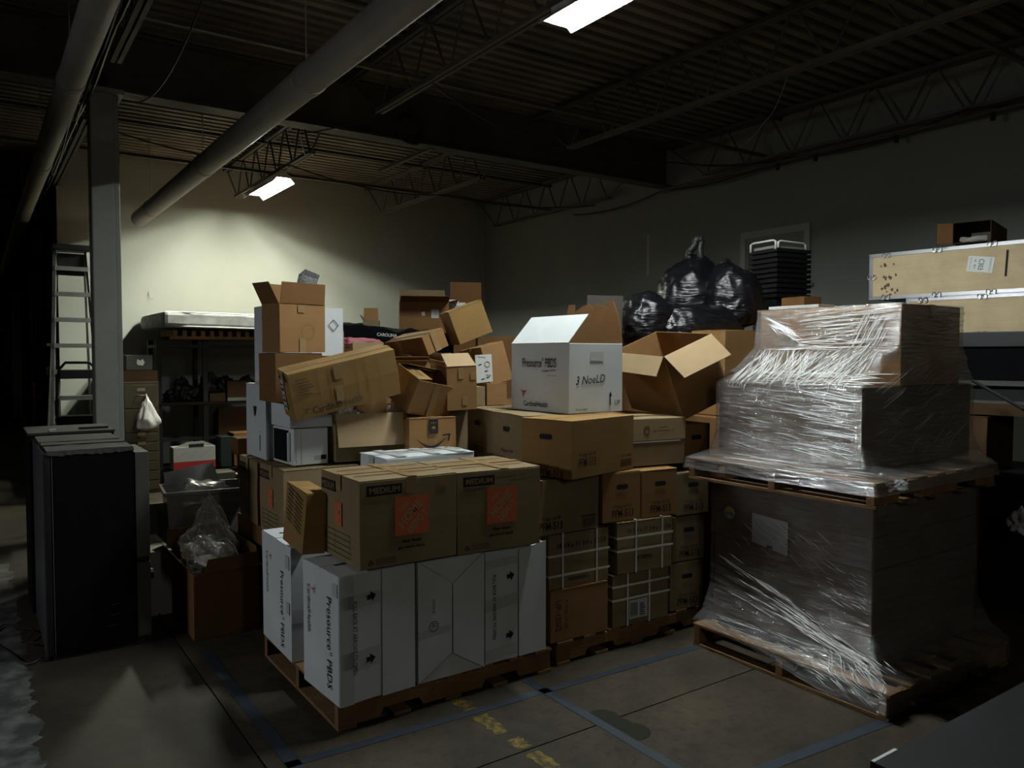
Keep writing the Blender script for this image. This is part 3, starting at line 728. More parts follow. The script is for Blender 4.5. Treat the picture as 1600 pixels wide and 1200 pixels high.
mw = thing('microwave_oven', 'small white oven with dark glass door in the left of the pile', 'oven', (1.515, 4.42, 1.041), (0, 0, Rd(2.5)))
d = (.212, .33, .222)
bx('oven_casing', (0.012, 0, .008), (.212, .33, .222), 'white_metal', mw, bevel=.006)
bx('door_frame', (0, 0, .008), (.012, .33, .222), 'white_metal', mw, bevel=.004)
bx('door_glass', (-.003, .075, .022), (.002, .315, .210), 'dark_glass', mw, bevel=.003)
bx('door_handle', (-.018, .045, .03), (-.004, .06, .20), 'white_metal', mw, bevel=.004)
for q in ((.02, .02), (.17, .02), (.02, .29), (.17, .29)): MB().tube([(q[0]+.01, q[1]+.01, 0), (q[0]+.01, q[1]+.01, .01)], .01, 8).build('foot', 'black', mw)
patch(mw, d, 'F', .125, .035, .165, .06, 'label', 'rating_label', .001); patch(mw, d, 'F', .167, .035, .20, .062, 'ink', 'rating_label', .001)
patch(mw, d, 'F', .045, .0, .047, .215, 'ink_grey', 'panel_seam', .001)

w6 = carton('tall white box with triangular hand-hole behind the white oven', (1.49, 4.86, 1.035), (0, 0, 0), (.42, .42, .475), 'white_card', tape=None, name='white_box', cat='box')
patch(w6, (.42, .42, .475), 'L', 0, 0, 0, 0, 'hole', 'hand_hole', .006, poly=[(.18, .33), (.24, .33), (.22, .28), (.20, .26)])
patch(w6, (.42, .42, .475), 'L', .30, .05, .31, .15, 'ink', 'printed_mark', .0042); patch(w6, (.42, .42, .475), 'L', .30, .17, .34, .175, 'ink_grey', 'printed_mark', .0042)
carton('flat white box lying on the white oven under the brown stack', (1.50, 4.44, 1.268), (0, 0, 0), (.30, .34, .14), 'white_card', tape=None, name='white_box', cat='box')
l2 = carton('brown carton directly under the topmost open carton, left', (1.455, 4.55, 1.412), (0, 0, Rd(-1)), (.285, .34, .295), 'card3', tape=None)
patch(l2, (.285, .34, .295), 'L', .12, .10, .22, .104, 'ink_soft', 'printed_line', .0042)
w5 = carton('white box with round hand-holes behind the topmost open brown carton', (1.60, 4.98, 1.515), (0, 0, Rd(10)), (.50, .30, .50), 'white_card', tape=None, name='white_box', cat='box')
d = (.50, .30, .50)
for v, s in ((.42, .018), (.27, .010), (.13, .008)): patch(w5, d, 'L', 0, 0, 0, 0, 'hole', 'hand_hole', .006, poly=[(.13+s*.6*cos(a*pi/5), v+s*sin(a*pi/5)) for a in range(10)])
for s in (.04, .036): 
    MB().tube([(.42+s, -.007, .38), (.42, -.007, .38+s), (.42-s, -.007, .38), (.42, -.007, .38-s)], .0016, 4, True).build('printed_diamond', 'ink', w5)
l1 = carton('open brown carton on top of the left stack, flaps up against bright wall', (1.50, 4.60, 1.712), (0, 0, Rd(15.2)), (.326, .19, .292), 'card', closed=False,
            flaps=[('x0', 118, .14, 'card3'), ('y0', 96, .128, 'card3'), ('y1', 92, .128, 'card'), ('x1', 80, .12, 'card3')])
d = (.326, .19, .292)
patch(l1, d, 'F', .125, .24, .175, .287, 'tape', 'packing_tape', .0042); patch(l1, d, 'F', .135, .0, .18, .085, 'tape', 'packing_tape', .0042)
MB().tube([(.20+.045*cos(a*pi/12), -.0062, .13+.045*sin(a*pi/12)) for a in range(24)], .0008, 4, True).build('printed_ring', 'tape', l1)
ml = thing('bubble_mailer', 'grey padded envelope poking out of the topmost open carton', 'envelope', (1.70, 4.76, 2.03), (Rd(8), Rd(14), Rd(-25)))
mb = MB(); nx, nz = 8, 8
for side in (0, 1):
    for i in range(nx):
        for k in range(nz):
            u, v = i/(nx-1), k/(nz-1); th = .014*sin(pi*u)*sin(pi*v)*(1 if side else -1)
            mb.v.append(((u-.5)*.12, th, v*.16))
for side in (0, 1):
    for i in range(nx-1):
        for k in range(nz-1):
            q = side*nx*nz+i*nz+k; mb.f.append((q, q+nz, q+nz+1, q+1) if side == 0 else (q, q+1, q+nz+1, q+nz))
mb.build('padded_body', 'env', ml, smooth=True)
MB().plate([(-.06, .155), (.06, .155), (.065, .185), (-.03, .20)], Matrix(((1, 0, 0, 0), (0, 0, 1, 0), (0, 1, 0, 0), (0, 0, 0, 1))), .002).build('seal_flap', 'env', ml)

# ================================================================= MIDDLE OF THE PILE
G = 'bulk cartons holding up the pile'
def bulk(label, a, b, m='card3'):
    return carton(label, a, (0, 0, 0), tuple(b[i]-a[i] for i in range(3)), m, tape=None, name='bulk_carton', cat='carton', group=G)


bulk('big plain carton on the floor under the smile-logo carton', (1.92, 4.33, 0), (2.64, 5.36, 1.055))
bulk('big plain carton behind the hand-hole cartons of the second pallet', (2.68, 4.56, 0), (3.72, 5.92, 1.335))
bulk('big plain carton under the largest dark open carton at the back', (2.9, 6.0, 0), (3.75, 6.85, 1.25))
bulk('big plain carton under the black and pink cloths', (1.96, 5.42, 0), (2.66, 6.5, 1.68))
bulk('narrow plain carton under the small open one standing alone', (2.67, 5.94, 0), (2.89, 6.4, 1.68))
bulk('big plain carton on the second pallet behind its front row', (2.6, 3.76, .13), (3.77, 4.42, 1.03), 'card3')
bulk('big plain carton under the black rubbish bags', (4.2, 4.22, 0), (5.42, 5.35, 1.82))
bulk('big plain carton under the tan flap beside the film-wrapped load', (4.3, 3.6, 0), (4.95, 4.16, 1.25))
bulk('big plain carton under the nested black bins', (5.46, 4.0, 0), (6.2, 4.75, 1.88))

n_ = carton('open carton with a pale flap hanging over its front, plastic inside', (1.90, 4.36, 1.057), (0, 0, Rd(-6)), (.30, .33, .29), 'card', closed=False, flaps=[('x0', 80, .10, 'card4')])
n_.location = (1.752, 4.375, 1.057); 
# rebuild with the measured width
for ch in list(n_.children): bpy.data.objects.remove(ch)
bpy.data.objects.remove(n_)
n_ = carton('open carton with a pale flap hanging over its front, plastic inside', (1.752, 4.375, 1.057), (0, 0, Rd(-6.5)), (.455, .34, .285), 'card4', closed=False,
            flaps=[('y0', 258, .20, 'card5'), ('x1', 100, .06, 'card'), ('x0', 175, .03, 'card')])
inn = carton('small brown carton inside the open carton with the pale flap', (1.955, 4.52, 1.19), (Rd(-6), 0, Rd(-5)), (.20, .13, .24), 'card', tape='tape')
tag(MB().box((0, 0, 0), (.075, .006, .05)).build('paper_slip', 'paper'), 'white paper slip standing on the small carton', 'paper')
bpy.data.objects['paper_slip'].location = (2.035, 4.56, 1.412); bpy.data.objects['paper_slip'].rotation_euler = (Rd(-10), 0, Rd(-5))


def crumple(name, label, cat, loc, sc, m, seed=0, sub=4, amp=.25, fr=2.2, neck=None, group=None, ridge=True, parent=None, rot=(0, 0, 0)):
    """closed crumpled sheet of plastic: a subdivided ball pushed about with folded noise"""
    me = bpy.data.meshes.new(name); import bmesh
    bm = bmesh.new(); bmesh.ops.create_icosphere(bm, subdivisions=sub, radius=1)
    o3 = Vector((seed*7.3, seed*3.1, seed*1.7))
    for v in bm.verts:
        p = v.co.copy(); n = noise.noise(p*fr+o3); f = abs(noise.noise(p*fr*2.3+o3*2)); g_ = abs(noise.noise(p*fr*5+o3))
        k = 1+amp*n-(amp*.7*f if ridge else 0)-amp*.3*g_
        q = p*k
        if neck:
            t = max(0, p.z-neck[0])/(1-neck[0]+1e-6); q = Vector((q.x*(1-t*.93), q.y*(1-t*.93), q.z+t*neck[1]))
            q.x *= 1+.12*sin(math.atan2(p.y, p.x)*9)*t
        if q.z < -.62: q.z = -.62-(-.62-q.z)*.25
        v.co = Vector((q.x*sc[0], q.y*sc[1], q.z*sc[2]))
    bm.to_mesh(me); bm.free(); me.polygons.foreach_set('use_smooth', [True]*len(me.polygons)); me.materials.append(M[m])
    o = bpy.data.objects.new(name, me); COL.objects.link(o); o.location = loc; o.rotation_euler = rot
    if parent: o.parent = parent
    else: tag(o, label, cat, group)
    return o


crumple('plastic_bag', 'crumpled clear and white plastic stuffed in the pale-flap carton', 'bag', (1.90, 4.53, 1.27), (.13, .09, .10), 'bag_clear', 3, 4, .5)
crumple('plastic_bag', 'crumpled clear plastic sticking out beside the open tilted carton', 'bag', (2.17, 4.50, 1.33), (.04, .06, .07), 'bag_clear', 5, 3, .5)

o_ = carton('brown carton with a black curved smile arrow and black label', (2.155, 4.21, 1.057), (0, 0, Rd(-6.5)), (.31, .33, .255), 'card', tape='tape', seam='y')
d = (.31, .33, .255)
sm = [];
for k in range(13):
    u = .045+.20*k/12; v = .125-.05*sin(pi*k/12)+.012*k/12; sm.append((u, v))
lo = [(u, v-.002-.014*sin(pi*k/12)) for k, (u, v) in enumerate(sm)]
patch(o_, d, 'F', 0, 0, 0, 0, 'ink', 'printed_smile', .009, poly=sm+lo[::-1])
patch(o_, d, 'F', 0, 0, 0, 0, 'ink', 'printed_arrow', .009, poly=[(.215, .148), (.268, .152), (.258, .105), (.249, .108), (.254, .142), (.216, .139)])
patch(o_, d, 'F', .125, .155, .185, .245, 'ink', 'printed_label', .009); text(o_, d, 'F', 'tape', .155, .222, .04, .012, 'card', 0, .0105); patch(o_, d, 'F', .145, .185, .165, .20, 'card', 'printed_mark', .0105)
patch(o_, d, 'F', .135, .0, .19, .075, 'ink', 'printed_label', .009)
carton('small carton squeezed beside the smile-logo carton', (2.485, 4.36, 1.057), (0, 0, Rd(-4)), (.17, .44, .275), 'card4', tape=None)

r_ = carton('long tilted carton lying across the left pile, company name on its side', (1.493, 4.307, 1.314), (Rd(10.3), Rd(-12.9), Rd(-3.8)), (.652, .20, .282), 'card2', tape='tape', seam='x', bulge=.004)
d = (.652, .20, .282)
text(r_, d, 'F', 'Cardinal', .185, .045, .165, .042, 'ink', 0, .009); text(r_, d, 'F', 'Health', .34, .045, .135, .040, 'ink_soft', 0, .009); bird(r_, d, 'F', .065, .05, .032, 0, 'ink_soft', .009)
for k in range(6): patch(r_, d, 'F', .035+.006*k*.5, .235-.018*k, .10+.012*((k*5) % 4), .240-.018*k, 'ink_soft', 'printed_line', .009)
for u in (.17, .235, .31, .40, .46, .54): patch(r_, d, 'F', u, .0, u+.003, .27, 'tape', 'crease', .008)
patch(r_, d, 'F', .26, .19, .31, .275, 'tape', 'packing_tape', .009); patch(r_, d, 'F', .255, .06, .30, .15, 'tape', 'packing_tape', .009)
text(r_, d, 'T', 'Medical Products', .10, .13, .12, .016, 'ink', 0, .006); text(r_, d, 'T', 'Caution Do Not Crush', .13, .10, .17, .015, 'ink', 0, .006)
patch(r_, d, 'L', .055, .05, .105, .23, 'label', 'shipping_label', .008)
for k in range(5): patch(r_, d, 'L', .062, .065+k*.033, .098, .075+k*.033+.008*(k % 2), 'ink', 'printed_line', .0095)
patch(r_, d, 'L', 0, 0, 0, 0, 'hole', 'open_gap', .007, poly=[(.02, .235), (.19, .235), (.12, .28)])

s_ = carton('tilted open carton with printed lid flap, tipped toward the long one', (2.15, 4.233, 1.346), (Rd(21.1), Rd(10.7), Rd(7.4)), (.314, .272, .216), 'card', closed=False,
            flaps=[('x0', 8, .10, 'card2'), ('y1', 20, .12, 'card3')])
d = (.314, .272, .216)
patch(s_, d, 'F', .13, .0, .175, .205, 'tape', 'packing_tape', .006, ang=4)
for k in range(3): patch(s_, d, 'T', .012+.022*k, .05, .018+.022*k, .22-.03*k, 'ink_soft', 'printed_line', .018)
crumple('paper_wad', 'white paper wad inside the tilted open carton', 'paper', (2.26, 4.36, 1.55), (.03, .02, .02), 'paper', 2, 2, .4)

t_ = carton('upright carton with a half-closed lit lid beside the paper-tagged one', (2.423, 4.215, 1.344), (Rd(4), Rd(-2), Rd(-10.7)), (.20, .33, .275), 'card', closed=False, flaps=[('y0', 28, .15, 'card5'), ('x0', 100, .03)])
d = (.20, .33, .275)
patch(t_, d, 'F', .075, .20, .11, .27, 'tape', 'packing_tape', .0042); patch(t_, d, 'F', .155, .19, .195, .24, 'tape', 'packing_tape', .0042); patch(t_, d, 'F', .10, .03, .135, .09, 'tape', 'packing_tape', .0042)

u_ = carton('leaning carton carrying a white handwritten notice', (3.0, 4.60, 1.475), (Rd(-5), Rd(-14), Rd(-2)), (.19, .34, .285), 'card', tape='tape')
nt_ = thing('paper_notice', 'white handwritten notice taped on the leaning carton', 'paper', tuple(at(737, 598, D=5.02)), (Rd(-6), Rd(7), Rd(-32)))
dn = (.125, .01, .185)
MB().plate([(.03, 0), (.135, .025), (.105, .20), (0, .18)], face_m(dn, 'F', 0), .001).build('paper_sheet', 'paper', nt_)
text(nt_, dn, 'F', 'Sample', .045, .172, .05, .012, 'ink', 0, .002); text(nt_, dn, 'F', 'A\u00b7B', .10, .06, .03, .012, 'ink', 0, .002)
MB().tube([(.085+.016*cos(a*pi/6), -.002, .13+.018*sin(a*pi/6)) for a in range(12)], .0012, 4, True).build('marker_ring', 'ink', nt_)
for (a, b_) in ((.03, .12), (.075, .085), (.09, .045), (.06, .03)): patch(nt_, dn, 'F', a, b_, a+.02, b_+.005, 'ink', 'marker_stroke', .002, ang=20)
carton('small plain carton under the leaning carton, left of two', (2.83, 4.60, 1.338), (0, 0, Rd(-5)), (.115, .28, .135), 'card4', tape=None)
carton('small plain carton under the leaning carton, against the white open box', (2.965, 4.60, 1.338), (0, 0, Rd(-6)), (.16, .28, .16), 'card', tape=None)
carton('flat carton with raised lid under the blank tilted cube', (2.78, 5.15, 1.338), (0, 0, Rd(-8)), (.62, .55, .30), 'card', closed=True, tape=None, flaps=[('x0', 155, .15, 'card')])
carton('open carton with black mouth between the long and the upright ones', (2.26, 4.88, 1.36), (Rd(3), 0, Rd(-12)), (.36, .30, .30), 'card', closed=False, flaps=[('y0', 150, .05, 'card3')])
carton('plain carton under the black-mouthed open one', (2.02, 4.86, 1.058), (0, 0, 0), (.60, .46, .295), 'card3', tape=None)
carton('low tan carton behind the long tilted one', (2.33, 5.46, 1.682), (0, 0, Rd(-6)), (.24, .30, .11), 'card5', tape=None)
v_ = carton('blank tan cube tilted on one corner high in the pile', (3.019, 5.054, 1.771), (Rd(0), Rd(-21.1), Rd(-14.4)), (.279, .255, .261), 'card2', tape=None)
x_ = carton('long low carton with pale scuffed top sloping up to the tilted cube', (2.766, 5.084, 1.691), (Rd(-4.2), Rd(-21.9), Rd(6.4)), (.199, .558, .145), 'card', tape='tape', seam='y')
patch(x_, (.199, .558, .145), 'F', .07, 0, .12, .14, 'tape', 'packing_tape', .0085)
yb = carton('large dark open carton with two white labels, tallest at the back', (3.055, 6.14, 1.26), (0, 0, Rd(-25.5)), (.43, .40, .90), 'card3', closed=False, flaps=[('y0', 170, .20, 'card3'), ('y1', 84, .13, 'card4'), ('x1', 165, .10, 'card3')])
d = (.43, .40, .90)
patch(yb, d, 'F', .275, .755, .34, .83, 'label', 'shipping_label', .0042); patch(yb, d, 'F', .30, .785, .335, .805, 'ink_grey', 'printed_mark', .0068); patch(yb, d, 'F', .19, .775, .22, .81, 'label', 'shipping_label', .006, ang=12)
pn = tag(MB().box((0, 0, 0), (.30, .01, 1.40)).build('cardboard_sheet', 'card3'), 'upright brown cardboard sheet near the room corner', 'cardboard'); pn.location = tuple(at(704, 470, D=7.5)-Vector((0, 0, 1.22))); pn.rotation_euler = (0, 0, Rd(-22))
sg = thing('paper_sign', 'white sheet with black marks in front of the cardboard sheet', 'paper', tuple(at(702, 483, D=7.0)), (0, 0, Rd(-20)))
bx('paper_sheet', (0, 0, 0), (.085, .002, .085), 'paper', sg); bx('paper_sheet', (.088, .004, -.01), (.15, .006, .06), 'paper', sg)
for k in range(5): patch(sg, (.085, .01, .08), 'F', .01+.015*k, .02+.012*((k*3) % 4), .02+.015*k, .028+.012*((k*3) % 4), 'ink', 'marker_stroke', .001, ang=30*k)
carton('carton behind the two paper sheets near the corner', (3.80, 5.97, 1.0), (0, 0, Rd(-20)), (.40, .30, .86), 'card3', tape=None)
bulk('big plain carton at the corner end of the pile', (3.8, 5.95, 0), (4.6, 7.0, .995))
sf = carton('small open carton standing alone before the grey wall', (2.66, 6.02, 1.682), (0, 0, Rd(-30)), (.13, .14, .30), 'card4', closed=False, flaps=[('y0', 84, .10, 'card'), ('x0', 120, .05, 'card4')])
hb = thing('folded_cloth', 'black cloth with small white lettering lying across the pile', 'cloth', tuple(at(522, 538, D=6.2)), (0, 0, Rd(-30)))
mb = MB(); nx, ny = 40, 10
for i in range(nx):
    for k in range(ny):
        u, v = i/(nx-1), k/(ny-1); mb.v.append((u*.95, v*.4, .17-.09*u+.05*noise.noise(Vector((u*7, v*4, 3)))-(.15*(1-v*6) if v < .17 else 0)))
for i in range(nx-1):
    for k in range(ny-1): q = i*ny+k; mb.f.append((q, q+ny, q+ny+1, q+1))
o = mb.build('cloth_sheet', 'black_matt', hb, smooth=True); sd = o.modifiers.new('thick', 'SOLIDIFY'); sd.thickness = .012
text(hb, (1, .4, .2), 'F', 'CAROLINA', .42, .075, .16, .026, 'paper', -4, .02)
crumple('pink_cloth', 'pink cloth bundle under the black lettered cloth', 'cloth', tuple(at(562, 537, D=5.95)), (.20, .10, .05), 'pink', 8, 4, .4)
carton('tan carton end with folded flap right of the topmost open carton', (1.93, 5.10, 1.70), (0, 0, Rd(-12)), (.17, .15, .16), 'card5', tape=None, flaps=[])
carton('plain carton under the tan flap carton behind the left stack', (1.92, 5.0, 1.36), (0, 0, 0), (.08, .36, .33), 'card3', tape=None)

# ================================================================= SECOND PALLET
def hand_hole(e, dim, face, u, v, w_=.085, h=.03, off=.006):
    pl = [(u+w_/2*cos(a), v+h/2*sin(a)) if False else (u+(w_/2-h/2)*(1 if cos(a) > 0 else -1)+h/2*cos(a), v+h/2*sin(a)) for a in [pi*(k+.5)/6 for k in range(12)]]
    patch(e, dim, face, 0, 0, 0, 0, 'hole', 'hand_hole', off, poly=pl)


def pfm(label, loc, yaw, dim, m='card', holes='F', txt='F', tu=None, big=True, box=False, jit=.003):
    e = carton(label, loc, (0, 0, Rd(yaw)), dim, m, tape=None, seam='x', group='hand-hole cartons on the second pallet', jit=jit)
    for f in holes: hand_hole(e, dim, f, (dim[0] if f == 'F' else dim[1])*.5, dim[2]*.70)
    for f in txt:
        W = dim[0] if f == 'F' else dim[1]; u = tu if tu is not None else W*.52
        text(e, dim, f, '4 bags of 18', u, dim[2]*.30, .13, .026, 'ink_soft', 0); text(e, dim, f, 'PFM-513', u, dim[2]*.165, .155, .044, 'ink', 0, bold=.001)
        if box:
            text(e, dim, f, 'BIODYNAMICS', W-.075, dim[2]*.26, .10, .014, 'ink', 0); 
            for k in range(7): patch(e, dim, f, W-.118+.014*k, dim[2]*.08, W-.112+.014*k, dim[2]*.20, 'ink_soft', 'printed_bar', .0042)
            patch(e, dim, f, W-.125, dim[2]*.06, W-.022, dim[2]*.07, 'ink_soft', 'printed_line', .0042); patch(e, dim, f, W-.125, dim[2]*.205, W-.022, dim[2]*.215, 'ink_soft', 'printed_line', .0042)
    return e


p1 = pfm('large hand-hole carton directly under the white open box, turned slightly', (2.60, 3.20, 1.03), 13, (.585, .36, .315), 'card2', holes='L', txt='', jit=.002)
d = (.585, .36, .315)
text(p1, d, 'F', '4 bags of 18', .13, .125, .15, .028, 'ink', 0); text(p1, d, 'F', 'PFM-513', .13, .085, .155, .046, 'ink', 0)
text(p1, d, 'L', '4 bags of 18', .20, .055, .14, .026, 'ink_soft', 0); text(p1, d, 'L', 'PFM-513', .22, .022, .16, .042, 'ink', 0)
text(p1, d, 'F', 'BIODYNAMICS', .505, .085, .11, .015, 'ink', 0)
for k in range(8): patch(p1, d, 'F', .45+.014*k, .022, .456+.014*k, .065, 'ink', 'printed_bar', .0042)
p2 = pfm('hand-hole carton left of the one under the white open box', (2.585, 3.63, 1.035), -9, (.45, .43, .31), 'card4', holes='L', txt='', jit=.005)
d = (.45, .43, .31)
text(p2, d, 'L', '4 bags of 18', .22, .085, .16, .026, 'ink', 0); text(p2, d, 'F', '4 bags of 18', .10, .12, .13, .026, 'ink', 0); text(p2, d, 'F', 'PFM-513', .10, .08, .15, .045, 'ink', 0)
p3 = pfm('hand-hole carton with a split lid, farthest left in its row', (2.67, 4.08, 1.035), -7.5, (.45, .425, .31), 'card4', holes='L', txt='L', jit=.006)

q_ = carton('large open white box with one white flap raised, at the pile centre', (2.856, 3.545, 1.349), (0, 0, Rd(1.6)), (.432, .57, .415), 'white_card', closed=False, name='white_box', cat='box',
            flaps=[('x0', 47, .235, 'white_card'), ('x1', 96, .2, 'card3', [(.004, 0), (.566, 0), (.560, .20), (.545, .265), (.485, .265), (.480, .215), (.40, .25), (.345, .262), (.32, .255), (.305, .225), (.292, .258), (.25, .258), (.165, .23), (.19, .27), (.115, .272), (.06, .18), (.02, .06)])])
d = (.432, .57, .415)
# unprinted brown inside of the open white box
bx('inner_liner', (.427-.001, .006, .01), (.4275, .564, .413), 'card', q_)
bx('inner_liner', (.006, .563, .01), (.426, .5645, .413), 'card', q_)
text(q_, d, 'L', 'Presource\u00b0 PBDS', .29, .30, .33, .058, 'ink'); text(q_, d, 'L', 'Contains sterile', .385, .253, .13, .016, 'ink', 3); text(q_, d, 'L', 'unit packs', .42, .222, .09, .014, 'ink_grey')
text(q_, d, 'L', 'CardinalHealth', .255, .045, .24, .034, 'ink'); bird(q_, d, 'L', .13, .105, .04)
text(q_, d, 'F', '3 NoeLD', .165, .20, .235, .05, 'ink', 3, shear=.3)
patch(q_, d, 'F', .245, .165, .3, .17, 'ink', 'marker_stroke', .006, ang=62) if False else None
patch(q_, d, 'F', .165, .31, .27, .365, 'clear_tape', 'tape_patch', .0042)
text(q_, d, 'F', 'FRAGILE IN MART', .095, .022, .09, .013, 'ink')
text(q_, d, 'F', 'UP', .385, .055, .045, .030, 'ink'); patch(q_, d, 'F', .322, .04, .330, .10, 'ink', 'printed_arrow', .0042); patch(q_, d, 'F', 0, 0, 0, 0, 'ink', 'printed_arrow', .006, poly=[(.313, .095), (.339, .095), (.326, .125)])

up = carton('plain carton with sideways code lettering at the foot of the second pallet', (2.535, 3.30, ZP), (0, 0, Rd(-2)), (.40, .40, .287), 'card', tape=None, seam='x')
d = (.40, .40, .287)
text(up, d, 'F', 'UP-150/2', .052, .145, .17, .036, 'purple', 90+180); text(up, d, 'F', '6 bags of 25', .105, .145, .16, .018, 'ink_soft', -90)


def strapped(label, loc, yaw, dim, us, vs_, lines, m='card4'):
    e = carton(label, loc, (0, 0, Rd(yaw)), dim, m, tape=None, group='strapped flat-pack bundles', jit=.002)
    x, y, z = dim
    for u in us: MB().box((u-.006, -.0085, 0), (u+.006, -.0065, z+.008)).box((u-.006, -.0085, z+.006), (u+.006, y, z+.008)).build('strap', 'strap', e)
    for v in vs_: MB().box((-.0095, -.0095, v-.006), (x+.002, -.0078, v+.006)).box((-.0095, -.009, v-.006), (-.0075, y, v+.006)).build('strap', 'strap', e)
    for (tx, u, v, tw, th) in lines: text(e, dim, 'F', tx, u, v, tw, th, 'ink')
    return e


f1 = strapped('strapped bundle above the sideways-lettered carton', (2.535, 3.315, .418), -2, (.415, .40, .298), (.088, .325), (.185, .075), [('18 1/4 x 11 3/4 x 10 5/8', .225, .235, .34, .030), ('000000051', .2, .045, .14, .022)])
f3 = strapped('strapped bundle with white barcode label on the pallet boards', (2.97, 3.285, ZP), -3, (.425, .40, .303), (.105, .27), (.238, .160), [])
d = (.425, .40, .303)
patch(f3, d, 'F', .115, .035, .255, .145, 'label', 'shipping_label', .009)
for k in range(7): patch(f3, d, 'F', .125+.008*k, .05+.004*(k % 2), .129+.008*k, .13, 'ink', 'barcode_bar', .0098)
for k in range(6): patch(f3, d, 'F', .195, .05+.013*k, .235-.005*(k % 3), .055+.013*k, 'ink', 'printed_line', .0098)
f2 = strapped('upper strapped bundle with size lettering, below the hand-hole row', (2.995, 3.275, .438), -5, (.405, .40, .30), (.13, .325), (.21, .135), [('18 1/4 x 11 3/4 x 10 5/8', .23, .245, .32, .028), ('MC000005', .19, .085, .12, .024)])
text(f2, (.405, .40, .30), 'L', '18 1/4', .30, .16, .15, .03, 'ink', 0, .008)
pfm('shadowed carton left of the hand-hole row, above a strapped bundle', (2.49, 3.32, .72), -1, (.395, .40, .30), 'card4', holes='', txt='F', tu=.06, box=True)
pfm('left one of the two matching hand-hole cartons in the middle row', (2.90, 3.295, .742), -4, (.272, .40, .285), 'card')
pfm('right one of the two matching hand-hole cartons in the middle row', (3.185, 3.275, .742), -4, (.272, .40, .278), 'card')
pfm('dark hand-hole carton beside the film-wrapped load, middle row', (3.50, 3.30, .714), -6, (.255, .40, .262), 'card4')
pfm('dark hand-hole carton beside the film-wrapped load, second row up', (3.475, 3.31, .428), -6, (.255, .40, .275), 'card4')
pfm('dark hand-hole carton on the pallet beside the film-wrapped load', (3.46, 3.31, ZP), -6, (.26, .40, .29), 'card4')
cc = carton('pale two-part carton with round emblem right of the white open box', (3.185, 3.375, 1.031), (0, 0, Rd(-8)), (.405, .34, .285), 'card4', tape='tape', seam='x')
d = (.405, .34, .285)
patch(cc, d, 'F', 0, .148, .405, .152, 'ink_soft', 'lid_edge', .0042); patch(cc, d, 'F', .01, .140, .37, .147, 'clear_tape', 'torn_tape', .0042)
MB().box((-.004, -.004, .15), (.409, .344, .283)).build('slip_lid', 'card5', cc, bevel=.002)
MB().tube([(.115+.020*cos(a*pi/10), -.0065, .215+.024*sin(a*pi/10)) for a in range(20)], .002, 4, True).build('printed_ring', 'ink_soft', cc)
text(cc, d, 'F', 'QUALITY', .235, .228, .06, .010, 'ink', 0, .006); text(cc, d, 'F', '1 1gal Concentrate x 4', .235, .207, .17, .014, 'ink', 0, .006)
pfm('hand-hole carton behind the two-part carton, next to wrapped load', (3.63, 3.38, .98), -3, (.24, .38, .28), 'card')
aa = carton('big open carton with lit tan flaps folded out, leaning at the back', (3.662, 3.391, 1.285), (Rd(2.9), Rd(-22.9), Rd(-14.6)), (.377, .66, .433), 'card', closed=False,
            flaps=[('y0', 222, .20, 'card5'), ('x0', 228, .13, 'card5')])
d = (.377, .66, .433)
patch(aa, d, 'F', .36, .0, .372, .43, 'card5', 'bare_edge', .0042)
bulk('plain carton on the second pallet propping the big leaning carton', (3.5, 3.80, 1.035), (3.8, 4.35, 1.30))
bb = carton('tan flap carton rising behind the big open leaning one', (4.40, 3.70, 1.255), (0, 0, Rd(-8)), (.36, .36, .62), 'card', tape=None)
dm = tag(MB().box((0, 0, 0), (.27, .03, .50)).build('dark_board', 'dark_board'), 'dark upright board between the white box and rubbish bags', 'board'); dm.location = tuple(at(914, 461, D=5.9)-Vector((0, 0, .50))); dm.rotation_euler = (0, Rd(2), Rd(-40))
bulk('plain carton under the dark upright board', (3.8, 4.50, 0), (4.15, 5.1, 1.64))

# ================================================================= RUBBISH BAGS, NESTED BINS
def rubbish_bag(label, px, py, D, sc, seed, neck):
    c_ = at(px, py, D=D); o = crumple('rubbish_bag', label, 'bag', tuple(c_), sc, 'bag', seed, 5, .13, 1.5, neck, 'black rubbish bags')
    return o


rubbish_bag('large shiny black rubbish bag with a knotted loop on top', 1082, 466, 6.75, (.33, .31, .36), 1, None)
rubbish_bag('black rubbish bag behind the white open box, leftmost of the heap', 1008, 504, 6.1, (.25, .26, .24), 2, None)
rubbish_bag('black rubbish bag slumped against the nested bins', 1143, 470, 6.5, (.26, .26, .32), 4, None)
rubbish_bag('low black rubbish bag spreading under the others', 1095, 512, 6.15, (.42, .22, .20), 6, None)
kn = at(1085, 402, D=6.7)
kt = thing('bag_knot', 'twisted black plastic loop topping the rubbish bags', 'bag', tuple(kn))
P_ = [(-.01, 0, -.10), (-.05, 0, .0), (-.045, 0, .05), (.0, 0, .10), (.012, 0, .15), (.045, 0, .165), (.06, .0, .13), (.045, 0, .07), (.055, 0, .0), (.09, 0, -.08)]
Q_ = []
for a_, b_ in zip(P_, P_[1:]):
    for k in range(5): Q_.append([a_[i]+(b_[i]-a_[i])*k/5+.006*noise.noise(Vector((len(Q_)*.7, i, 2))) for i in range(3)])
kt.rotation_euler = (0, 0, -YAW)
MB().tube(Q_, .030, 9).build('loop_strand', 'bag2', kt, smooth=True)
crumple('knot_ball', '', '', (0, 0, -.07), (.085, .06, .07), 'bag2', 11, 4, .35, 2.5, parent=kt)
o = crumple('rubbish_bag', 'bunched dark plastic peak beside the knotted bag', 'bag', tuple(at(1133, 424, D=6.6)), (.10, .08, .10), 'bag2', 12, 4, .4, 2.4)
o['group'] = 'black rubbish bags'

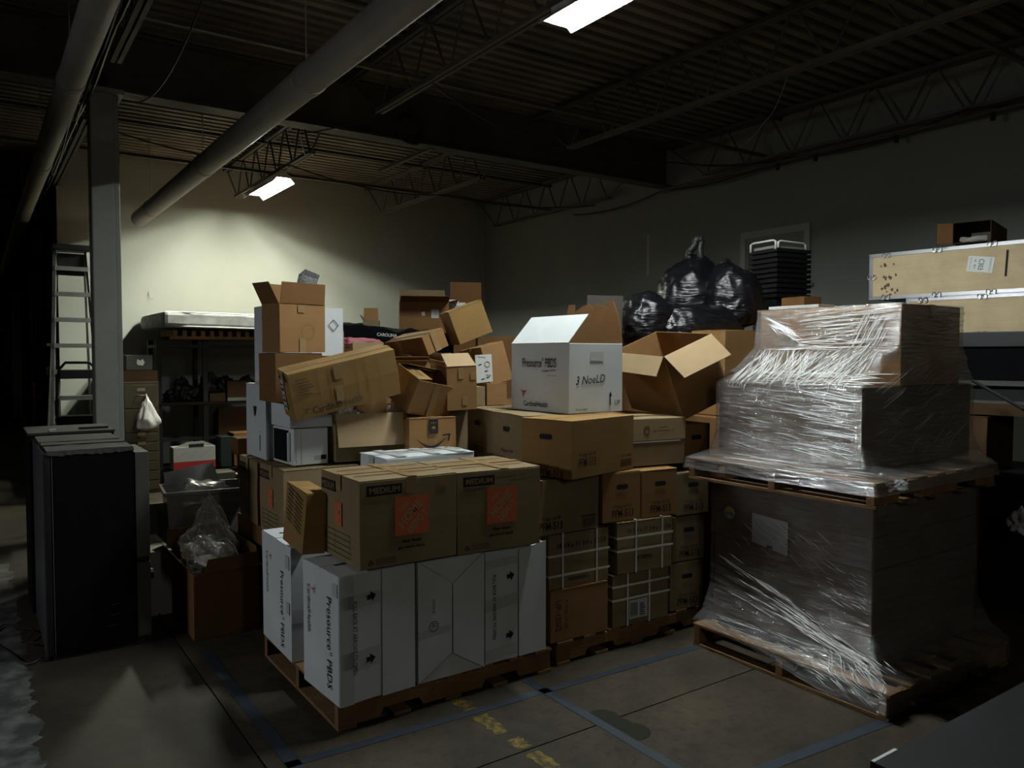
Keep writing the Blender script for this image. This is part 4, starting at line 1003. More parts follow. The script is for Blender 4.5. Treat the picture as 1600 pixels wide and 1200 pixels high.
NB = 10
bt = thing('nested_bin', 'black plastic bin with two white wire handles topping the nested stack', 'bin', (5.60, 4.16, 0), (0, 0, Rd(-8)), 'nested black bins')
def bin_parts(e):
    x, y = .40, .34; mb = MB()
    def ring(z, s, zz): return [(s, s, z), (x-s, s, z), (x-s, y-s, z), (s, y-s, z)]
    R_ = [ring(-.27, .055, 0), ring(-.03, .025, 0), ring(-.03, .008, 0)]
    vs = [v for r in R_ for v in r]; fs = [(3, 2, 1, 0)]
    for r in range(2):
        for k in range(4): a = r*4+k; b_ = r*4+(k+1) % 4; fs.append((a, b_, b_+4, a+4))
    mb.add(vs, fs); o = mb.build('bin_body', 'bin', e); sd = o.modifiers.new('wall', 'SOLIDIFY'); sd.thickness = .002; sd.offset = -1
    rm = MB()
    rm.box((0, 0, -.028), (x, .02, 0)).box((0, y-.02, -.028), (x, y, 0)).box((0, .02, -.028), (.02, y-.02, 0)).box((x-.02, .02, -.028), (x, y-.02, 0)); rm.build('bin_rim', 'bin', e)


bin_parts(bt); bt.location.z = 2.60
for (y0, y1) in ((.03, .31),):
    for xx in (.03, .375): pass
hoop = lambda a, b_, h: [a, (a[0], a[1], h), (a[0]+(b_[0]-a[0])*.08, a[1]+(b_[1]-a[1])*.08, h+.012), (b_[0]-(b_[0]-a[0])*.08, b_[1]-(b_[1]-a[1])*.08, h+.012), (b_[0], b_[1], h), b_]
MB().tube(hoop((.0, .31, -.01), (.0, .02, -.01), .055), .009, 8).build('wire_handle', 'foam', bt, smooth=True)
MB().tube(hoop((.03, .02, -.01), (.39, .06, -.01), .05), .009, 8).build('wire_handle', 'foam', bt, smooth=True)
bx('white_insert', (.03, .04, -.06), (.04, .30, .028), 'column', bt); bx('white_insert', (.05, .035, -.06), (.36, .045, .022), 'column', bt)
bt.rotation_euler = (0, 0, Rd(-8))
for k in range(1, NB):
    c_ = bt.copy(); COL.objects.link(c_); c_.location.z = 2.60-.043*k; c_['label'] = 'black plastic bin, %s from the top of the nested stack' % ('second', 'third', 'fourth', 'fifth', 'sixth', 'seventh', 'eighth', 'ninth', 'tenth')[k-1]
    for ch in list(bt.children):
        if ch.name.startswith('bin'): h = ch.copy(); COL.objects.link(h); h.parent = c_
bx_ = tag(MB().box((0, 0, 0), (.34, .28, .10)).build('bin_stand', 'black'), 'black block under the nested bins', 'stand'); bx_.location = (5.63, 4.18, 1.88); bx_.rotation_euler = (0, 0, Rd(-8))

# ================================================================= FILM-WRAPPED LOADS
G3 = 'trays of the lower wrapped load'
zs = [.132, .30, .465, .63, .795, .953]
for k in range(5):
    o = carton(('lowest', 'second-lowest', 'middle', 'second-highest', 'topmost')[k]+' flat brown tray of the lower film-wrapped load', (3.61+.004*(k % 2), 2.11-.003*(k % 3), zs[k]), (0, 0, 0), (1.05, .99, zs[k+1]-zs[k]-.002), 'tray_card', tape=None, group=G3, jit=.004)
    if k == 3: t3 = o
d = (1.05, .99, .16)
# round sticker and white sheet behind the film
t3 = [o for o in bpy.data.objects if o.get('label', '').startswith('second-highest')][0]
st = thing('round_sticker', 'round yellow and blue sticker on a wrapped tray', 'sticker', (3.603, 2.98, .775)); 
cir = lambda r, a0=0, a1=24: [(r*cos(a*pi/12), r*sin(a*pi/12)) for a in range(a0, a1)]
fmL = lambda o_: Matrix(((0, 0, -1, -o_), (-1, 0, 0, 0), (0, 1, 0, 0), (0, 0, 0, 1)))
MB().plate(cir(.038), fmL(0), .001).build('sticker_disc', 'yellow_s', st); MB().plate(cir(.038, 12, 25), fmL(.0012), .0005).build('blue_half', 'blue', st)
MB().plate([(-.03, -.004), (-.015, .010), (0, .002), (.012, .012), (.03, -.004), (.02, -.012), (-.02, -.012)], fmL(.002), .0005).build('green_hills', 'green_s', st)
MB().plate([(-.02, -.022), (.0, -.012), (.022, -.02), (0, -.028)], fmL(.002), .0005).build('pale_wave', 'paper', st)
ps = thing('paper_sheet', 'white paper sheet under film on the lower wrapped load', 'paper', (3.602, 2.82, .605))
MB().plate([(0, .035), (.235, 0), (.235, .185), (0, .20)], fmL(0), .001).build('sheet', 'label', ps)
MB().plate([(.10, .02), (.14, .018), (.14, .035), (.10, .035)], fmL(.0015), .0005).build('printed_mark', 'ink_soft', ps)
for r in (.05,):
    MB().tube([(-.0018, -.11-r*1.4*cos(a*pi/10), .11+r*sin(a*pi/10)) for a in range(20)], .0008, 4, True).build('faint_ring', 'ink_grey', ps)

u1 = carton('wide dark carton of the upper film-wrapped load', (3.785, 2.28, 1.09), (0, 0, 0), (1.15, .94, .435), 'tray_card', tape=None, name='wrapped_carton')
u2 = carton('lower half carton on the upper film-wrapped load', (4.15, 2.28, 1.527), (0, 0, 0), (.64, .92, .215), 'card', tape=None, name='wrapped_carton', jit=.001)
u3 = carton('top carton under film, highest of the wrapped load', (4.15, 2.28, 1.744), (0, 0, 0), (.64, .92, .232), 'card', tape='tape', seam='y', name='wrapped_carton', jit=.001)
ld = tag(MB().box((0, 0, 0), (.16, .36, .02)).build('tray_lid', 'label', bevel=.003), 'pale flat lid lying on the top wrapped carton', 'lid'); ld.location = (4.20, 2.82, 1.982)


def rounded_rect(x0, y0, x1, y1, n, r=.03):
    """n points around a rectangle, starting at the far-left corner and going down the x=x0 side to the near corner"""
    per = 2*((x1-x0)+(y1-y0)); P = []
    for k in range(n):
        s = per*k/n
        if s < y1-y0: p = (x0, y1-s)
        elif s < (y1-y0)+(x1-x0): p = (x0+s-(y1-y0), y0)
        elif s < 2*(y1-y0)+(x1-x0): p = (x1, y0+s-(y1-y0)-(x1-x0))
        else: p = (x1-(s-2*(y1-y0)-(x1-x0)), y1)
        P.append(p)
    return P


def film(name, label, rings, m, n=300, sub=14, amp=.006, seed=0, bottom=None, fr=1.0, slant=0):
    rr = [rounded_rect(*r[1:], n) for r in rings]; mb = MB(); rows = []
    for i in range(len(rings)-1):
        K = max(2, int(sub*abs(rings[i+1][0]-rings[i][0])/.1+abs(rings[i+1][1]-rings[i][1])/.02)); 
        for k in range(K+(1 if i == len(rings)-2 else 0)):
            t = k/K; rows.append((rings[i][0]+(rings[i+1][0]-rings[i][0])*t, [(a[0]+(b_[0]-a[0])*t, a[1]+(b_[1]-a[1])*t) for a, b_ in zip(rr[i], rr[i+1])], i+t))
    for (z, P, ph) in rows:
        cx = sum(p[0] for p in P)/n; cy = sum(p[1] for p in P)/n
        for k, (x, y) in enumerate(P):
            zz = z
            if bottom: zz = max(z, bottom(x, y)) if z < .2 else z
            dx, dy = x-cx, y-cy; l = math.hypot(dx, dy)
            s_ = k/n*30
            f = noise.noise(Vector((s_*.35*fr, zz*26+s_*slant, seed)))+.6*noise.noise(Vector((s_*.9*fr, zz*60+s_*slant*2, seed+5)))
            g_ = noise.noise(Vector((s_*.5, zz*3, seed+9)))
            off = .004+amp*(abs(f)+.5*max(0, g_))
            # corners are drawn tight
            mb.v.append((x+dx/l*off, y+dy/l*off, zz))
    R_ = len(rows)
    for i in range(R_-1):
        for k in range(n): mb.f.append((i*n+k, i*n+(k+1) % n, (i+1)*n+(k+1) % n, (i+1)*n+k))
    o = mb.build(name, m, smooth=True); return tag(o, label, 'plastic film')


low_b = lambda x, y: .02 if (y < 2.2 or x > 3.5) else min(.15, .02+.19*(y-2.2))
film('stretch_film', 'clear film wound around the lower load and pallet edge', [(.03, 3.425, 1.91, 4.64, 3.10), (.145, 3.425, 1.91, 4.64, 3.10), (.19, 3.54, 2.03, 4.68, 3.12), (.34, 3.60, 2.10, 4.67, 3.11), (.62, 3.60, 2.10, 4.67, 3.11), (.95, 3.60, 2.10, 4.67, 3.11)], 'film_low', amp=.008, seed=1, bottom=low_b, slant=.9)
film('stretch_film', 'clear glossy film wound around the upper load down to its pallet', [(1.02, 3.50, 2.03, 4.75, 3.24), (1.085, 3.51, 2.04, 4.74, 3.23), (1.12, 3.72, 2.22, 4.94, 3.225), (1.22, 3.775, 2.27, 4.945, 3.23), (1.53, 3.775, 2.27, 4.945, 3.23), (1.62, 3.95, 2.27, 4.87, 3.22), (1.745, 4.11, 2.27, 4.80, 3.21), (1.98, 4.14, 2.27, 4.80, 3.21)], 'film_box', amp=.010, seed=4)
# ropy folds of the film, drawn tight between the carton corners
def prof_x(rings, z):
    for a, b_ in zip(rings, rings[1:]):
        if a[0] <= z <= b_[0]: t = (z-a[0])/(b_[0]-a[0]); return tuple(a[i]+(b_[i]-a[i])*t for i in range(1, 5))
    return rings[-1][1:] if z > rings[-1][0] else rings[0][1:]


def crease_set(parent, rings, lines, m='crease', name='film_folds'):
    mb = MB(); rnd = random.Random(11)
    for (side, a0, z0, a1, z1, r_) in lines:
        L_ = math.hypot(a1-a0, z1-z0); K = max(3, int(L_/.035)); pts = []; ph = rnd.uniform(0, 9)
        for k in range(K+1):
            t = k/K; a = a0+(a1-a0)*t; z = z0+(z1-z0)*t+.003*noise.noise(Vector((t*L_*9, ph, 0)))
            x0, y0, x1, y1 = prof_x(rings, z); o = .013+.003*noise.noise(Vector((t*L_*14, ph, 5)))
            pts.append((x0-o, a, z) if side == 'L' else (a, y0-o, z))
        # the fold tapers out at both ends
        n_ = len(pts); base = len(mb.v)
        mb.tube(pts, r_, 4)
        for k in (0, n_-1):
            c_ = Vector(pts[k])
            for q_ in range(4): mb.v[base+k*4+q_] = tuple(c_+(Vector(mb.v[base+k*4+q_])-c_)*.15)
    return mb.build(name, m, parent, smooth=True, kind='stuff')


RU = [(1.085, 3.51, 2.04, 4.74, 3.23), (1.12, 3.72, 2.22, 4.94, 3.225), (1.22, 3.775, 2.27, 4.945, 3.23), (1.53, 3.775, 2.27, 4.945, 3.23), (1.62, 3.95, 2.27, 4.87, 3.22), (1.745, 4.11, 2.27, 4.80, 3.21), (1.98, 4.14, 2.27, 4.80, 3.21)]
RL = [(.03, 3.425, 1.91, 4.64, 3.10), (.145, 3.425, 1.91, 4.64, 3.10), (.19, 3.54, 2.03, 4.68, 3.12), (.34, 3.60, 2.10, 4.67, 3.11), (.95, 3.60, 2.10, 4.67, 3.11)]
rn = random.Random(21); U = rn.uniform; ln = []
for k in range(46):
    z = U(1.76, 1.965); a = U(2.55, 2.95); ln.append(('L', a, z, a-U(.1, .36), z+U(.005, .03), U(.0009, .0021)))
for k in range(60):
    t = U(0, 1); z = 1.96-.10*t; a = 3.19-.25*t*U(.2, 1); e_ = U(.5, 1); a1, z1 = 2.84+U(-.04, .04), 1.765+U(-.015, .03); s0 = U(0, .5)
    ln.append(('L', a+(a1-a)*s0, z+(z1-z)*s0, a+(a1-a)*min(1, s0+U(.2, .6)), z+(z1-z)*min(1, s0+U(.2, .6)), U(.0008, .0018)))
for k in range(40):
    a = U(2.33, 2.50); z = U(1.80, 1.95); l_ = U(.05, .16); ln.append(('L', a, z, a+l_*.45, z-l_, U(.0008, .0018)))
for k in range(10):
    z = 1.735+U(-.008, .012); a = U(2.7, 3.12); ln.append(('L', a, z, a-U(.15, .4), z+U(-.012, .004), U(.0012, .0026)))
for k in range(20):
    z = 1.76+U(-.01, .03); a = U(2.55, 2.95); ln.append(('L', a, z, a-U(.04, .15), z+U(-.01, .01), U(.0014, .003)))
for k in range(260):
    a = U(2.36, 3.15); z = U(1.62, 1.74); l_ = U(.05, .15); sl = U(-.9, .5) if a > 2.75 else U(-.4, 1.3); ln.append(('L', a, z, a+sl*l_, z-l_, U(.0008, .0022)))
for k in range(60):
    a = U(2.3, 3.05); z = U(1.53, 1.60); ln.append(('L', a, z, a-U(.05, .25), z+U(-.015, .015), U(.001, .0026)))
for k in range(90):
    a = U(2.40, 3.15); z = U(1.16, 1.51); l_ = U(.06, .32)*(1.2 if a < 2.8 else .8); ln.append(('L', a, z, max(2.29, a-l_), z-U(.0, .16)*l_, U(.0005, .0013)*(1.3 if a < 2.7 else .8)))
for k in range(22):
    a = U(2.2, 3.1); z = U(1.09, 1.115); ln.append(('L', a, z, max(2.1, a-U(.1, .4)), z+U(-.006, .006), U(.0008, .0018)))
for k in range(30):
    a = U(4.2, 4.6); z = U(1.76, 1.96); ln.append(('F', a, z, a+U(.1, .2), z+U(-.01, .02), U(.0005, .0009)))
for k in range(36):
    a = U(3.85, 4.6); z = U(1.15, 1.6); l_ = U(.1, .3); ln.append(('F', a, z, a+l_, z+l_*U(.2, .6), U(.0005, .0010)))
crease_set(bpy.data.objects['stretch_film.001'], RU, ln)
ln = []
for k in range(150):
    t = U(0, 1)**.7; a0, z0 = 2.45+.65*t, .24+.36*t*U(.3, 1.1); a1, z1 = 1.97, .15+U(-.02, .05); s0 = U(0, .85); s1 = min(1, s0+U(.06, .30))
    ln.append(('L', a0+(a1-a0)*s0, z0+(z1-z0)*s0, a0+(a1-a0)*s1, z0+(z1-z0)*s1, U(.0005, .0015)))
for k in range(70):
    a = U(1.95, 2.35); z = U(.10, .24); l_ = U(.03, .16); ln.append(('L', a, z, a-l_*.8 if a-l_*.8 > 1.93 else 1.93, z-l_*U(.1, .6) if z-l_*.6 > .04 else .05, U(.0008, .0020)))
for k in range(40):
    a = U(2.2, 3.05); z = U(.14, .20); ln.append(('L', a, z, max(2.0, a-U(.05, .3)), z+U(-.015, .01), U(.0005, .0012)))
for k in range(40):
    a = U(2.35, 2.95); z = U(.62, .80); l_ = U(.03, .12); ln.append(('L', a, z, a-l_, z-l_*U(.4, .7), U(.0004, .0008)))
for k in range(24):
    a = U(2.13, 2.35); z = U(.42, .62); ln.append(('L', a, z, a-U(.03, .1) if a-.1 > 2.1 else 2.12, z-U(.005, .03), U(.0005, .0012)))
crease_set(bpy.data.objects['stretch_film'], RL, ln)
# loose twisted film tails
tl = thing('film_tail', 'twisted tail of stretch film at the upper pallet corner', 'plastic film')
q = at(1375, 745, D=3.62); pts = [q+Vector((.01*k, -.004*k*(k % 2), .004-.0035*k*k*.35)) for k in range(9)]
MB().tube(pts, .016, 7, r2=.008).build('twisted_strand', 'bag_clear', tl, smooth=True)
o = crumple('film_knot', '', '', (q.x+.13, q.y-.03, q.z-.05), (.035, .03, .03), 'bag_clear', 9, 4, .6, 3, parent=tl)
tl = tag(MB().tube([at(1240, 1052, X=3.41), at(1248, 1035, X=3.40), at(1262, 1020, X=3.42)], .003, 5).build('film_thread', 'bag_clear'), 'thin curl of film hanging at the lower pallet side', 'plastic film')

# ================================================================= RIGHT SIDE: FLIGHT CRATES AND CLUTTER
def crate(label, loc, rot, Ly, H, Dp=.5, clips=()):
    """plywood crate with bent aluminium edge strips; the long side faces -x"""
    e = thing('plywood_crate', label, 'crate', loc, rot, 'plywood transport crates')
    bx('plywood_side', (0, -Ly, .0), (.012, 0, H), 'ply', e); bx('plywood_side', (Dp-.012, -Ly, 0), (Dp, 0, H), 'ply', e)
    bx('plywood_end', (.012, -.012, 0), (Dp-.012, 0, H), 'ply', e); bx('plywood_end', (.012, -Ly, 0), (Dp-.012, -Ly+.012, H), 'ply', e)
    bx('plywood_lid', (0, -Ly, H), (Dp, 0, H+.010), 'ply', e); bx('plywood_base', (0, -Ly, -.010), (Dp, 0, 0), 'ply', e)
    for z0 in (H-.012, -.012):
        MB().box((-.004, -Ly-.004, z0), (.0, .004, z0+.024)).box((-.004, -Ly-.004, H+.010 if z0 > 0 else -.014), (.03, .004, H+.014 if z0 > 0 else -.010)).build('edge_strip', 'alu', e)
    MB().box((-.004, -.024, 0), (0, .004, H)).box((-.004, .0, 0), (Dp, .004, H)).build('edge_strip', 'alu', e)
    for (yy, zz) in clips:
        c_ = MB()
        for s in (-.018, .018): c_.tube([(-.008, -yy+s+.014*cos(a*pi/5), zz+.017*sin(a*pi/5)) for a in range(10)], .003, 5, True)
        c_.build('wire_clip', 'steel', e)
    return e


k1 = crate('upper plywood crate with a tilted white number label', (5.76, 3.425, 2.135), (Rd(0), 0, Rd(4.5)), 1.75, .325, clips=[(.13, .32), (.13, .0), (.50, .325), (.50, .0), (.0+.02, .16), (.86, .33), (.86, .0)])
def on_crate(px, py, o):
    th = o.rotation_euler[2]; ex = Vector((cos(th), sin(th), 0)); ey = Vector((-sin(th), cos(th), 0)); l0 = o.location
    rr_ = FW + RT*((px-800)/FPX) - UPV*((py-600)/FPX); t = (l0-EYE).dot(ex)/rr_.dot(ex); q = EYE+rr_*t-l0
    return Vector((0, q.dot(ey), q.z))


q = on_crate(1532, 413, k1)
LM = Matrix.Translation(q) @ Matrix.Rotation(Rd(9), 4, 'X')
lb = MB().plate([(-.085, -.055), (.085, -.055), (.085, .055), (-.085, .055)], LM @ fmL(.001), .001).build('number_label', 'paper', k1); lb['label'] = 'white label reading C303'
def ltxt(body, u, v, tw, th, ang, m='ink'):
    c = bpy.data.curves.new('printed_text', 'FONT'); c.body = body; c.align_x = 'CENTER'; c.align_y = 'CENTER'; c.size = .1; c.resolution_u = 2; c.offset = .0; c.materials.append(M[m])
    o = bpy.data.objects.new('printed_text', c); COL.objects.link(o); o.parent = lb
    TEXTS.append((o, LM @ fmL(.003) @ Matrix.Translation((u, v, 0)) @ Matrix.Rotation(Rd(ang), 4, 'Z'), tw, th))
ltxt('C303', .005, 0, .075, .034, -90); ltxt('TRANSPORTCASE NO', .062, 0, .095, .012, -90, 'ink_grey'); ltxt('#2   40.5', -.035, 0, .065, .014, -90); ltxt('SECTION  ROW', -.065, 0, .085, .010, -90, 'ink_grey')
q = on_crate(1573, 411, k1)
MB().plate([(-.007, -.09), (.007, -.09), (.007, .09), (-.007, .09)], Matrix.Translation(q) @ Matrix.Rotation(Rd(3), 4, 'X') @ fmL(.001), .001).build('hand_slot', 'hole', k1)
# muddy print on the crate side
rnd = random.Random(3)
stn = MB()
for k in range(26):
    c0 = on_crate(1385+rnd.gauss(0, 7), 437+rnd.gauss(0, 15), k1); sz = rnd.uniform(.003, .014)
    stn.plate([(sz*cos(a*pi/4)*rnd.uniform(.5, 1.2), sz*sin(a*pi/4)*rnd.uniform(.6, 1.6)) for a in range(8)], Matrix.Translation(c0) @ fmL(.0008), .0005)
stn.build('mud_smear', 'mud', k1, kind='stuff')
k2 = crate('lower plywood crate under the labelled one, black floor beneath', (5.80, 3.15, 1.845), (0, 0, Rd(5)), 1.6, .262, clips=[(.12, .255), (.12, .0), (.52, .262), (.52, .0), (.85, .262)])
ct = thing('open_carton', 'dark open-ended carton with coiled cable on the upper crate', 'carton', tuple(at(1488, 381, X=5.80)), (0, 0, Rd(14)))
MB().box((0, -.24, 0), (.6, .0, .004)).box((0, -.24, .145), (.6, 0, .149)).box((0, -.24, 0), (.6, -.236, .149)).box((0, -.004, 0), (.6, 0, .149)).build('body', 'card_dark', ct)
MB().plate([(0, 0), (.10, 0), (.10, .145), (0, .145)], Matrix(((-.5, 0, .87, 0), (.87, 0, .5, 0), (0, 1, 0, 0), (0, 0, 0, 1))), .004).build('flap', 'card3', ct)
for k in range(4): MB().tube([(.06+.02*k*.3, -.12+.085*cos(a*pi/10), .022+.007*k+.006*sin(a)) for a in range(20)], .005, 5, True).build('coiled_cable', 'grey_light', ct)
cs = thing('black_case', 'black flight case with a grey rim under the plywood crates', 'case', (5.78, 3.3, 1.50), (0, 0, Rd(4)))
bx('case_body', (.02, -2.0, 0), (.75, 0, .25), 'black_matt', cs, bevel=.01); bx('case_rim', (0, -2.02, .25), (.77, .02, .355), 'case_rim', cs, bevel=.006); bx('case_sill', (0, -2.02, -.02), (.77, .02, .015), 'grey', cs)
sh = thing('work_shelf', 'wooden shelf with brown edge below the black case', 'shelf', (5.72, 3.35, 1.30), (0, 0, Rd(3)))
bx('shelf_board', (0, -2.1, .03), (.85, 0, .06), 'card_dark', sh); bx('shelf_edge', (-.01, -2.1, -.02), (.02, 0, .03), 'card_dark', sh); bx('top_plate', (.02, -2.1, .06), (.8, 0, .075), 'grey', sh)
for yy in (-.15, -2.0):
    for xx in (.06, .78): bx('shelf_leg', (xx-.03, yy-.03, -.40), (xx+.03, yy+.03, -.0), 'black', sh)
bx('case_support', (.1, -2.0, .075), (.75, -.1, .185), 'black', sh)
rl = tag(MB().tube([at(1520, 595, X=5.55), at(1600, 640, X=5.45)], .012, 6).build('black_bar', 'black'), 'black bar slanting across the shelf at right', 'bar')
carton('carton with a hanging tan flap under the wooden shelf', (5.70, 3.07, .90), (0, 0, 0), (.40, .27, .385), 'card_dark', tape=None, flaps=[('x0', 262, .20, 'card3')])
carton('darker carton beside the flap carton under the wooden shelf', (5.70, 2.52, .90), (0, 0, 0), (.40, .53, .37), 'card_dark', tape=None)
tag(bx('black_bench', (5.62, 1.3, 0), (6.45, 3.28, .895), 'black', bevel=.01), 'black bench under the cartons at the right edge', 'bench')
crumple('plastic_bag', 'crumpled whitish plastic bag hanging at the right frame edge', 'bag', tuple(at(1597, 818, X=5.5)), (.07, .08, .10), 'fluff', 14, 4, .5)
carton('small dark carton between the bins and the plywood crates', tuple(at(1256, 478, D=6.3)-Vector((0, 0, .04))), (0, 0, Rd(-10)), (.19, .25, .12), 'card3', tape=None)
bulk('plain carton under the small dark carton by the crates', (5.5, 3.35, 0), (5.72, 3.95, 2.02))
# dark bench top close to the camera
sl = thing('dark_table', 'dark scuffed table top at the lower right corner', 'table', (1.76, 0, 0))
bx('table_top', (0, -.1, .69), (1.9, 1.015, .72), 'bench', sl, bevel=.003); bx('white_edge', (-.006, -.1, .695), (.06, 1.02, .7215), 'bench', sl)
MB().box((-.004, 1.011, .70), (.10, 1.019, .722)).build('chipped_corner', 'white_metal', sl)
for xx in (.1, 1.8):
    for yy in (0, .9): bx('leg', (xx-.02, yy-.02, 0), (xx+.02, yy+.02, .69), 'black', sl)

# ================================================================= LEFT SIDE
# black wrapped cabinets
bc = thing('black_cabinet', 'tall black cabinet with grey left side, dusty taped top', 'cabinet', (.30, 4.94, 0))
W_, H_ = .45, 1.165
bx('cabinet_body', (0.02, 0.01, .02), (W_, .95, H_-.012), 'black_matt', bc, bevel=.006)
bx('side_panel', (-.002, .06, 0), (.02, .95, H_-.012), 'wrap_side', bc, bevel=.003)
bx('corner_post', (.0, .0, 0), (.03, .06, H_-.01), 'black', bc, bevel=.004)
bx('edge_trim', (.036, -.002, .03), (.040, .010, H_-.03), 'grey', bc)
bx('front_panel', (.045, -.004, .02), (W_-.002, .01, H_-.03), 'black_matt', bc)
bx('base_plinth', (0.01, 0.0, 0), (W_+.04, .9, .025), 'black', bc)
tp = MB(); nx, ny = 24, 16
for i in range(nx):
    for k in range(ny):
        u, v = i/(nx-1), k/(ny-1); e_ = (k == 0)
        z = H_+.004*noise.noise(Vector((u*5, v*7, 1))) - (.02+.018*abs(noise.noise(Vector((u*9, 0, 4)))) if e_ else 0)
        tp.v.append((.015+u*(W_-.015), -.008+v*.52, z))
for i in range(nx-1):
    for k in range(ny-1): q = i*ny+k; tp.f.append((q, q+ny, q+ny+1, q+1))
o = tp.build('dusty_wrap', 'wrap_top', bc); o.modifiers.new('t', 'SOLIDIFY').thickness = .003
bx('top_strip', (.01, .30, H_-.002), (W_, .34, H_+.006), 'black', bc); bx('top_strip', (.01, .54, H_-.012), (W_, .95, H_+.002), 'wrap_top', bc)
for zz in (.14, .20, .26): MB().tube([(.27+zz*.2, -.006, zz), (.34+zz*.1, -.007, zz+.006)], .002, 4).build('foil_crease', 'wrap_side', bc)
b2 = thing('black_cabinet', 'second black cabinet behind the tall one, slightly higher', 'cabinet', (.28, 5.93, 0))
bx('cabinet_body', (0, 0, 0), (.50, .55, 1.17), 'black_matt', b2, bevel=.008); bx('top_panel', (-.005, -.005, 1.17), (.505, .555, 1.185), 'wrap_top', b2)
bx('top_handle', (.12, .05, 1.185), (.16, .1, 1.20), 'grey_light', b2); bx('top_rail', (.30, .12, 1.185), (.48, .16, 1.20), 'black', b2)
gp = thing('grey_panel_cabinet', 'slim grey upright panel against the right of the black cabinet', 'panel', (.762, 4.99, 0))
bx('grey_panel', (0, 0, .50), (.075, .45, 1.125), 'grey', gp, bevel=.003); bx('grey_panel', (0, 0, .03), (.075, .45, .47), 'grey', gp, bevel=.003); bx('foot_rail', (-.0, 0, 0), (.075, .45, .03), 'black', gp)
bx('hinge_gap', (.01, .01, .47), (.07, .4, .50), 'black', gp); bx('latch', (.078, .02, .36), (.095, .05, .40), 'black', gp); bx('latch_tip', (.078, .01, .40), (.09, .03, .42), 'paper', gp)
gb = carton('low pale grey carton on the floor between cabinet and bag box', (.90, 5.42, 0), (0, 0, 0), (.14, .55, .42), 'grey_light', tape=None)
gt = thing('grey_tile_board', 'flat grey board leaning behind the low grey carton', 'board', (.98, 6.45, 0)); bx('board_panel', (0, 0, 0), (.30, .03, .55), 'grey', gt)
cbw = tag(MB().tube(smooth_path([(.28, 4.98, .02), (.20, 4.95, .01), (.13, 5.2, .01), (.05, 5.5, .01), (.12, 5.75, .012), (.2, 5.6, .02), (.26, 5.45, .03), (.22, 5.3, .02), (.27, 5.15, .05)]), .005, 6).build('floor_cable', 'cable', smooth=True), 'black cable curling on the floor left of the black cabinet', 'cable')
cbw = tag(MB().tube(smooth_path([(.80, 5.35, .01), (.86, 5.30, .012), (.93, 5.36, .01), (.99, 5.5, .01), (1.02, 5.62, .012)]), .005, 6).build('floor_cable', 'cable', smooth=True), 'short black cable on the floor under the latch panel', 'cable')

# open carton with clear bags
bg = carton('open carton on the floor full of clear plastic bags', (1.035, 4.80, 0), (0, 0, 0), (.385, .79, .40), 'card_bag', closed=False, flaps=[('y0', 84, .085, 'card_bag', [(.06, 0), (.385, 0), (.385, .085), (.085, .075)]), ('x0', 128, .10, 'card_bag'), ('y1', 95, .12, 'card_bag'), ('x1', 82, .12, 'card_bag')])
crumple('plastic_bag', 'big clear plastic bag bulging from the open carton', 'bag', (1.24, 5.25, .47), (.18, .28, .19), 'bag_clear', 21, 5, .32, 2.2, (.15, .75))
crumple('plastic_bag', 'clear plastic bag with tubing at the front of the open carton', 'bag', (1.16, 5.06, .44), (.13, .17, .12), 'bag_clear', 23, 5, .32, 2.4)
crumple('foam_bag', 'crumpled white sheet under the clear bags in the open carton', 'bag', (1.22, 5.25, .36), (.16, .30, .14), 'hazy', 25, 4, .3)
rn = random.Random(5); bags = [o for o in bpy.data.objects if o.get('label', '').startswith(('big clear plastic bag', 'clear plastic bag with tubing'))]
for o in bags:
    mb = MB(); V_ = o.data.vertices; n_ = len(V_)
    for k in range(46):
        p0 = V_[rn.randrange(n_)].co.copy(); d_ = Vector((rn.uniform(-1, 1), rn.uniform(-1, 1), rn.uniform(-.6, 1))).normalized(); pts = []
        for t in range(6):
            q0 = p0+d_*(.014*t); hit = min(V_, key=lambda v: (v.co-q0).length_squared) if t % 5 == 0 else None
            pts.append(hit.co*1.02 if hit else q0*1.02)
        mb.tube([pts[0], (pts[0]+pts[5])/2*1.015, pts[5]], rn.uniform(.0006, .0016), 4)
    mb.build('bag_folds', 'crease', o, smooth=True, kind='stuff')
tg = tag(MB().tube([(1.13+.055*cos(a*pi/10), 4.97+.03*sin(a*pi/10), .50+.065*sin(a*pi/10)) for a in range(17)], .004, 6).build('clear_tubing', 'strap', smooth=True), 'loop of whitish tubing on the clear bags', 'tubing')
tg = tag(MB().tube([(1.25, 5.1, .52), (1.29, 5.06, .53), (1.325, 5.0, .49), (1.335, 4.93, .43), (1.335, 4.90, .40)], .004, 6).build('clear_tubing', 'strap', smooth=True), 'bent length of whitish tubing right of the loop', 'tubing')
sb = thing('small_white_box', 'small white box among the clear bags in the open carton', 'box', (1.12, 4.87, .375), (Rd(12), Rd(4), Rd(28)))
bx('box_body', (0, 0, 0), (.13, .12, .06), 'paper', sb, bevel=.002); bx('box_lid', (-.002, -.002, .045), (.132, .122, .064), 'label', sb, bevel=.002)
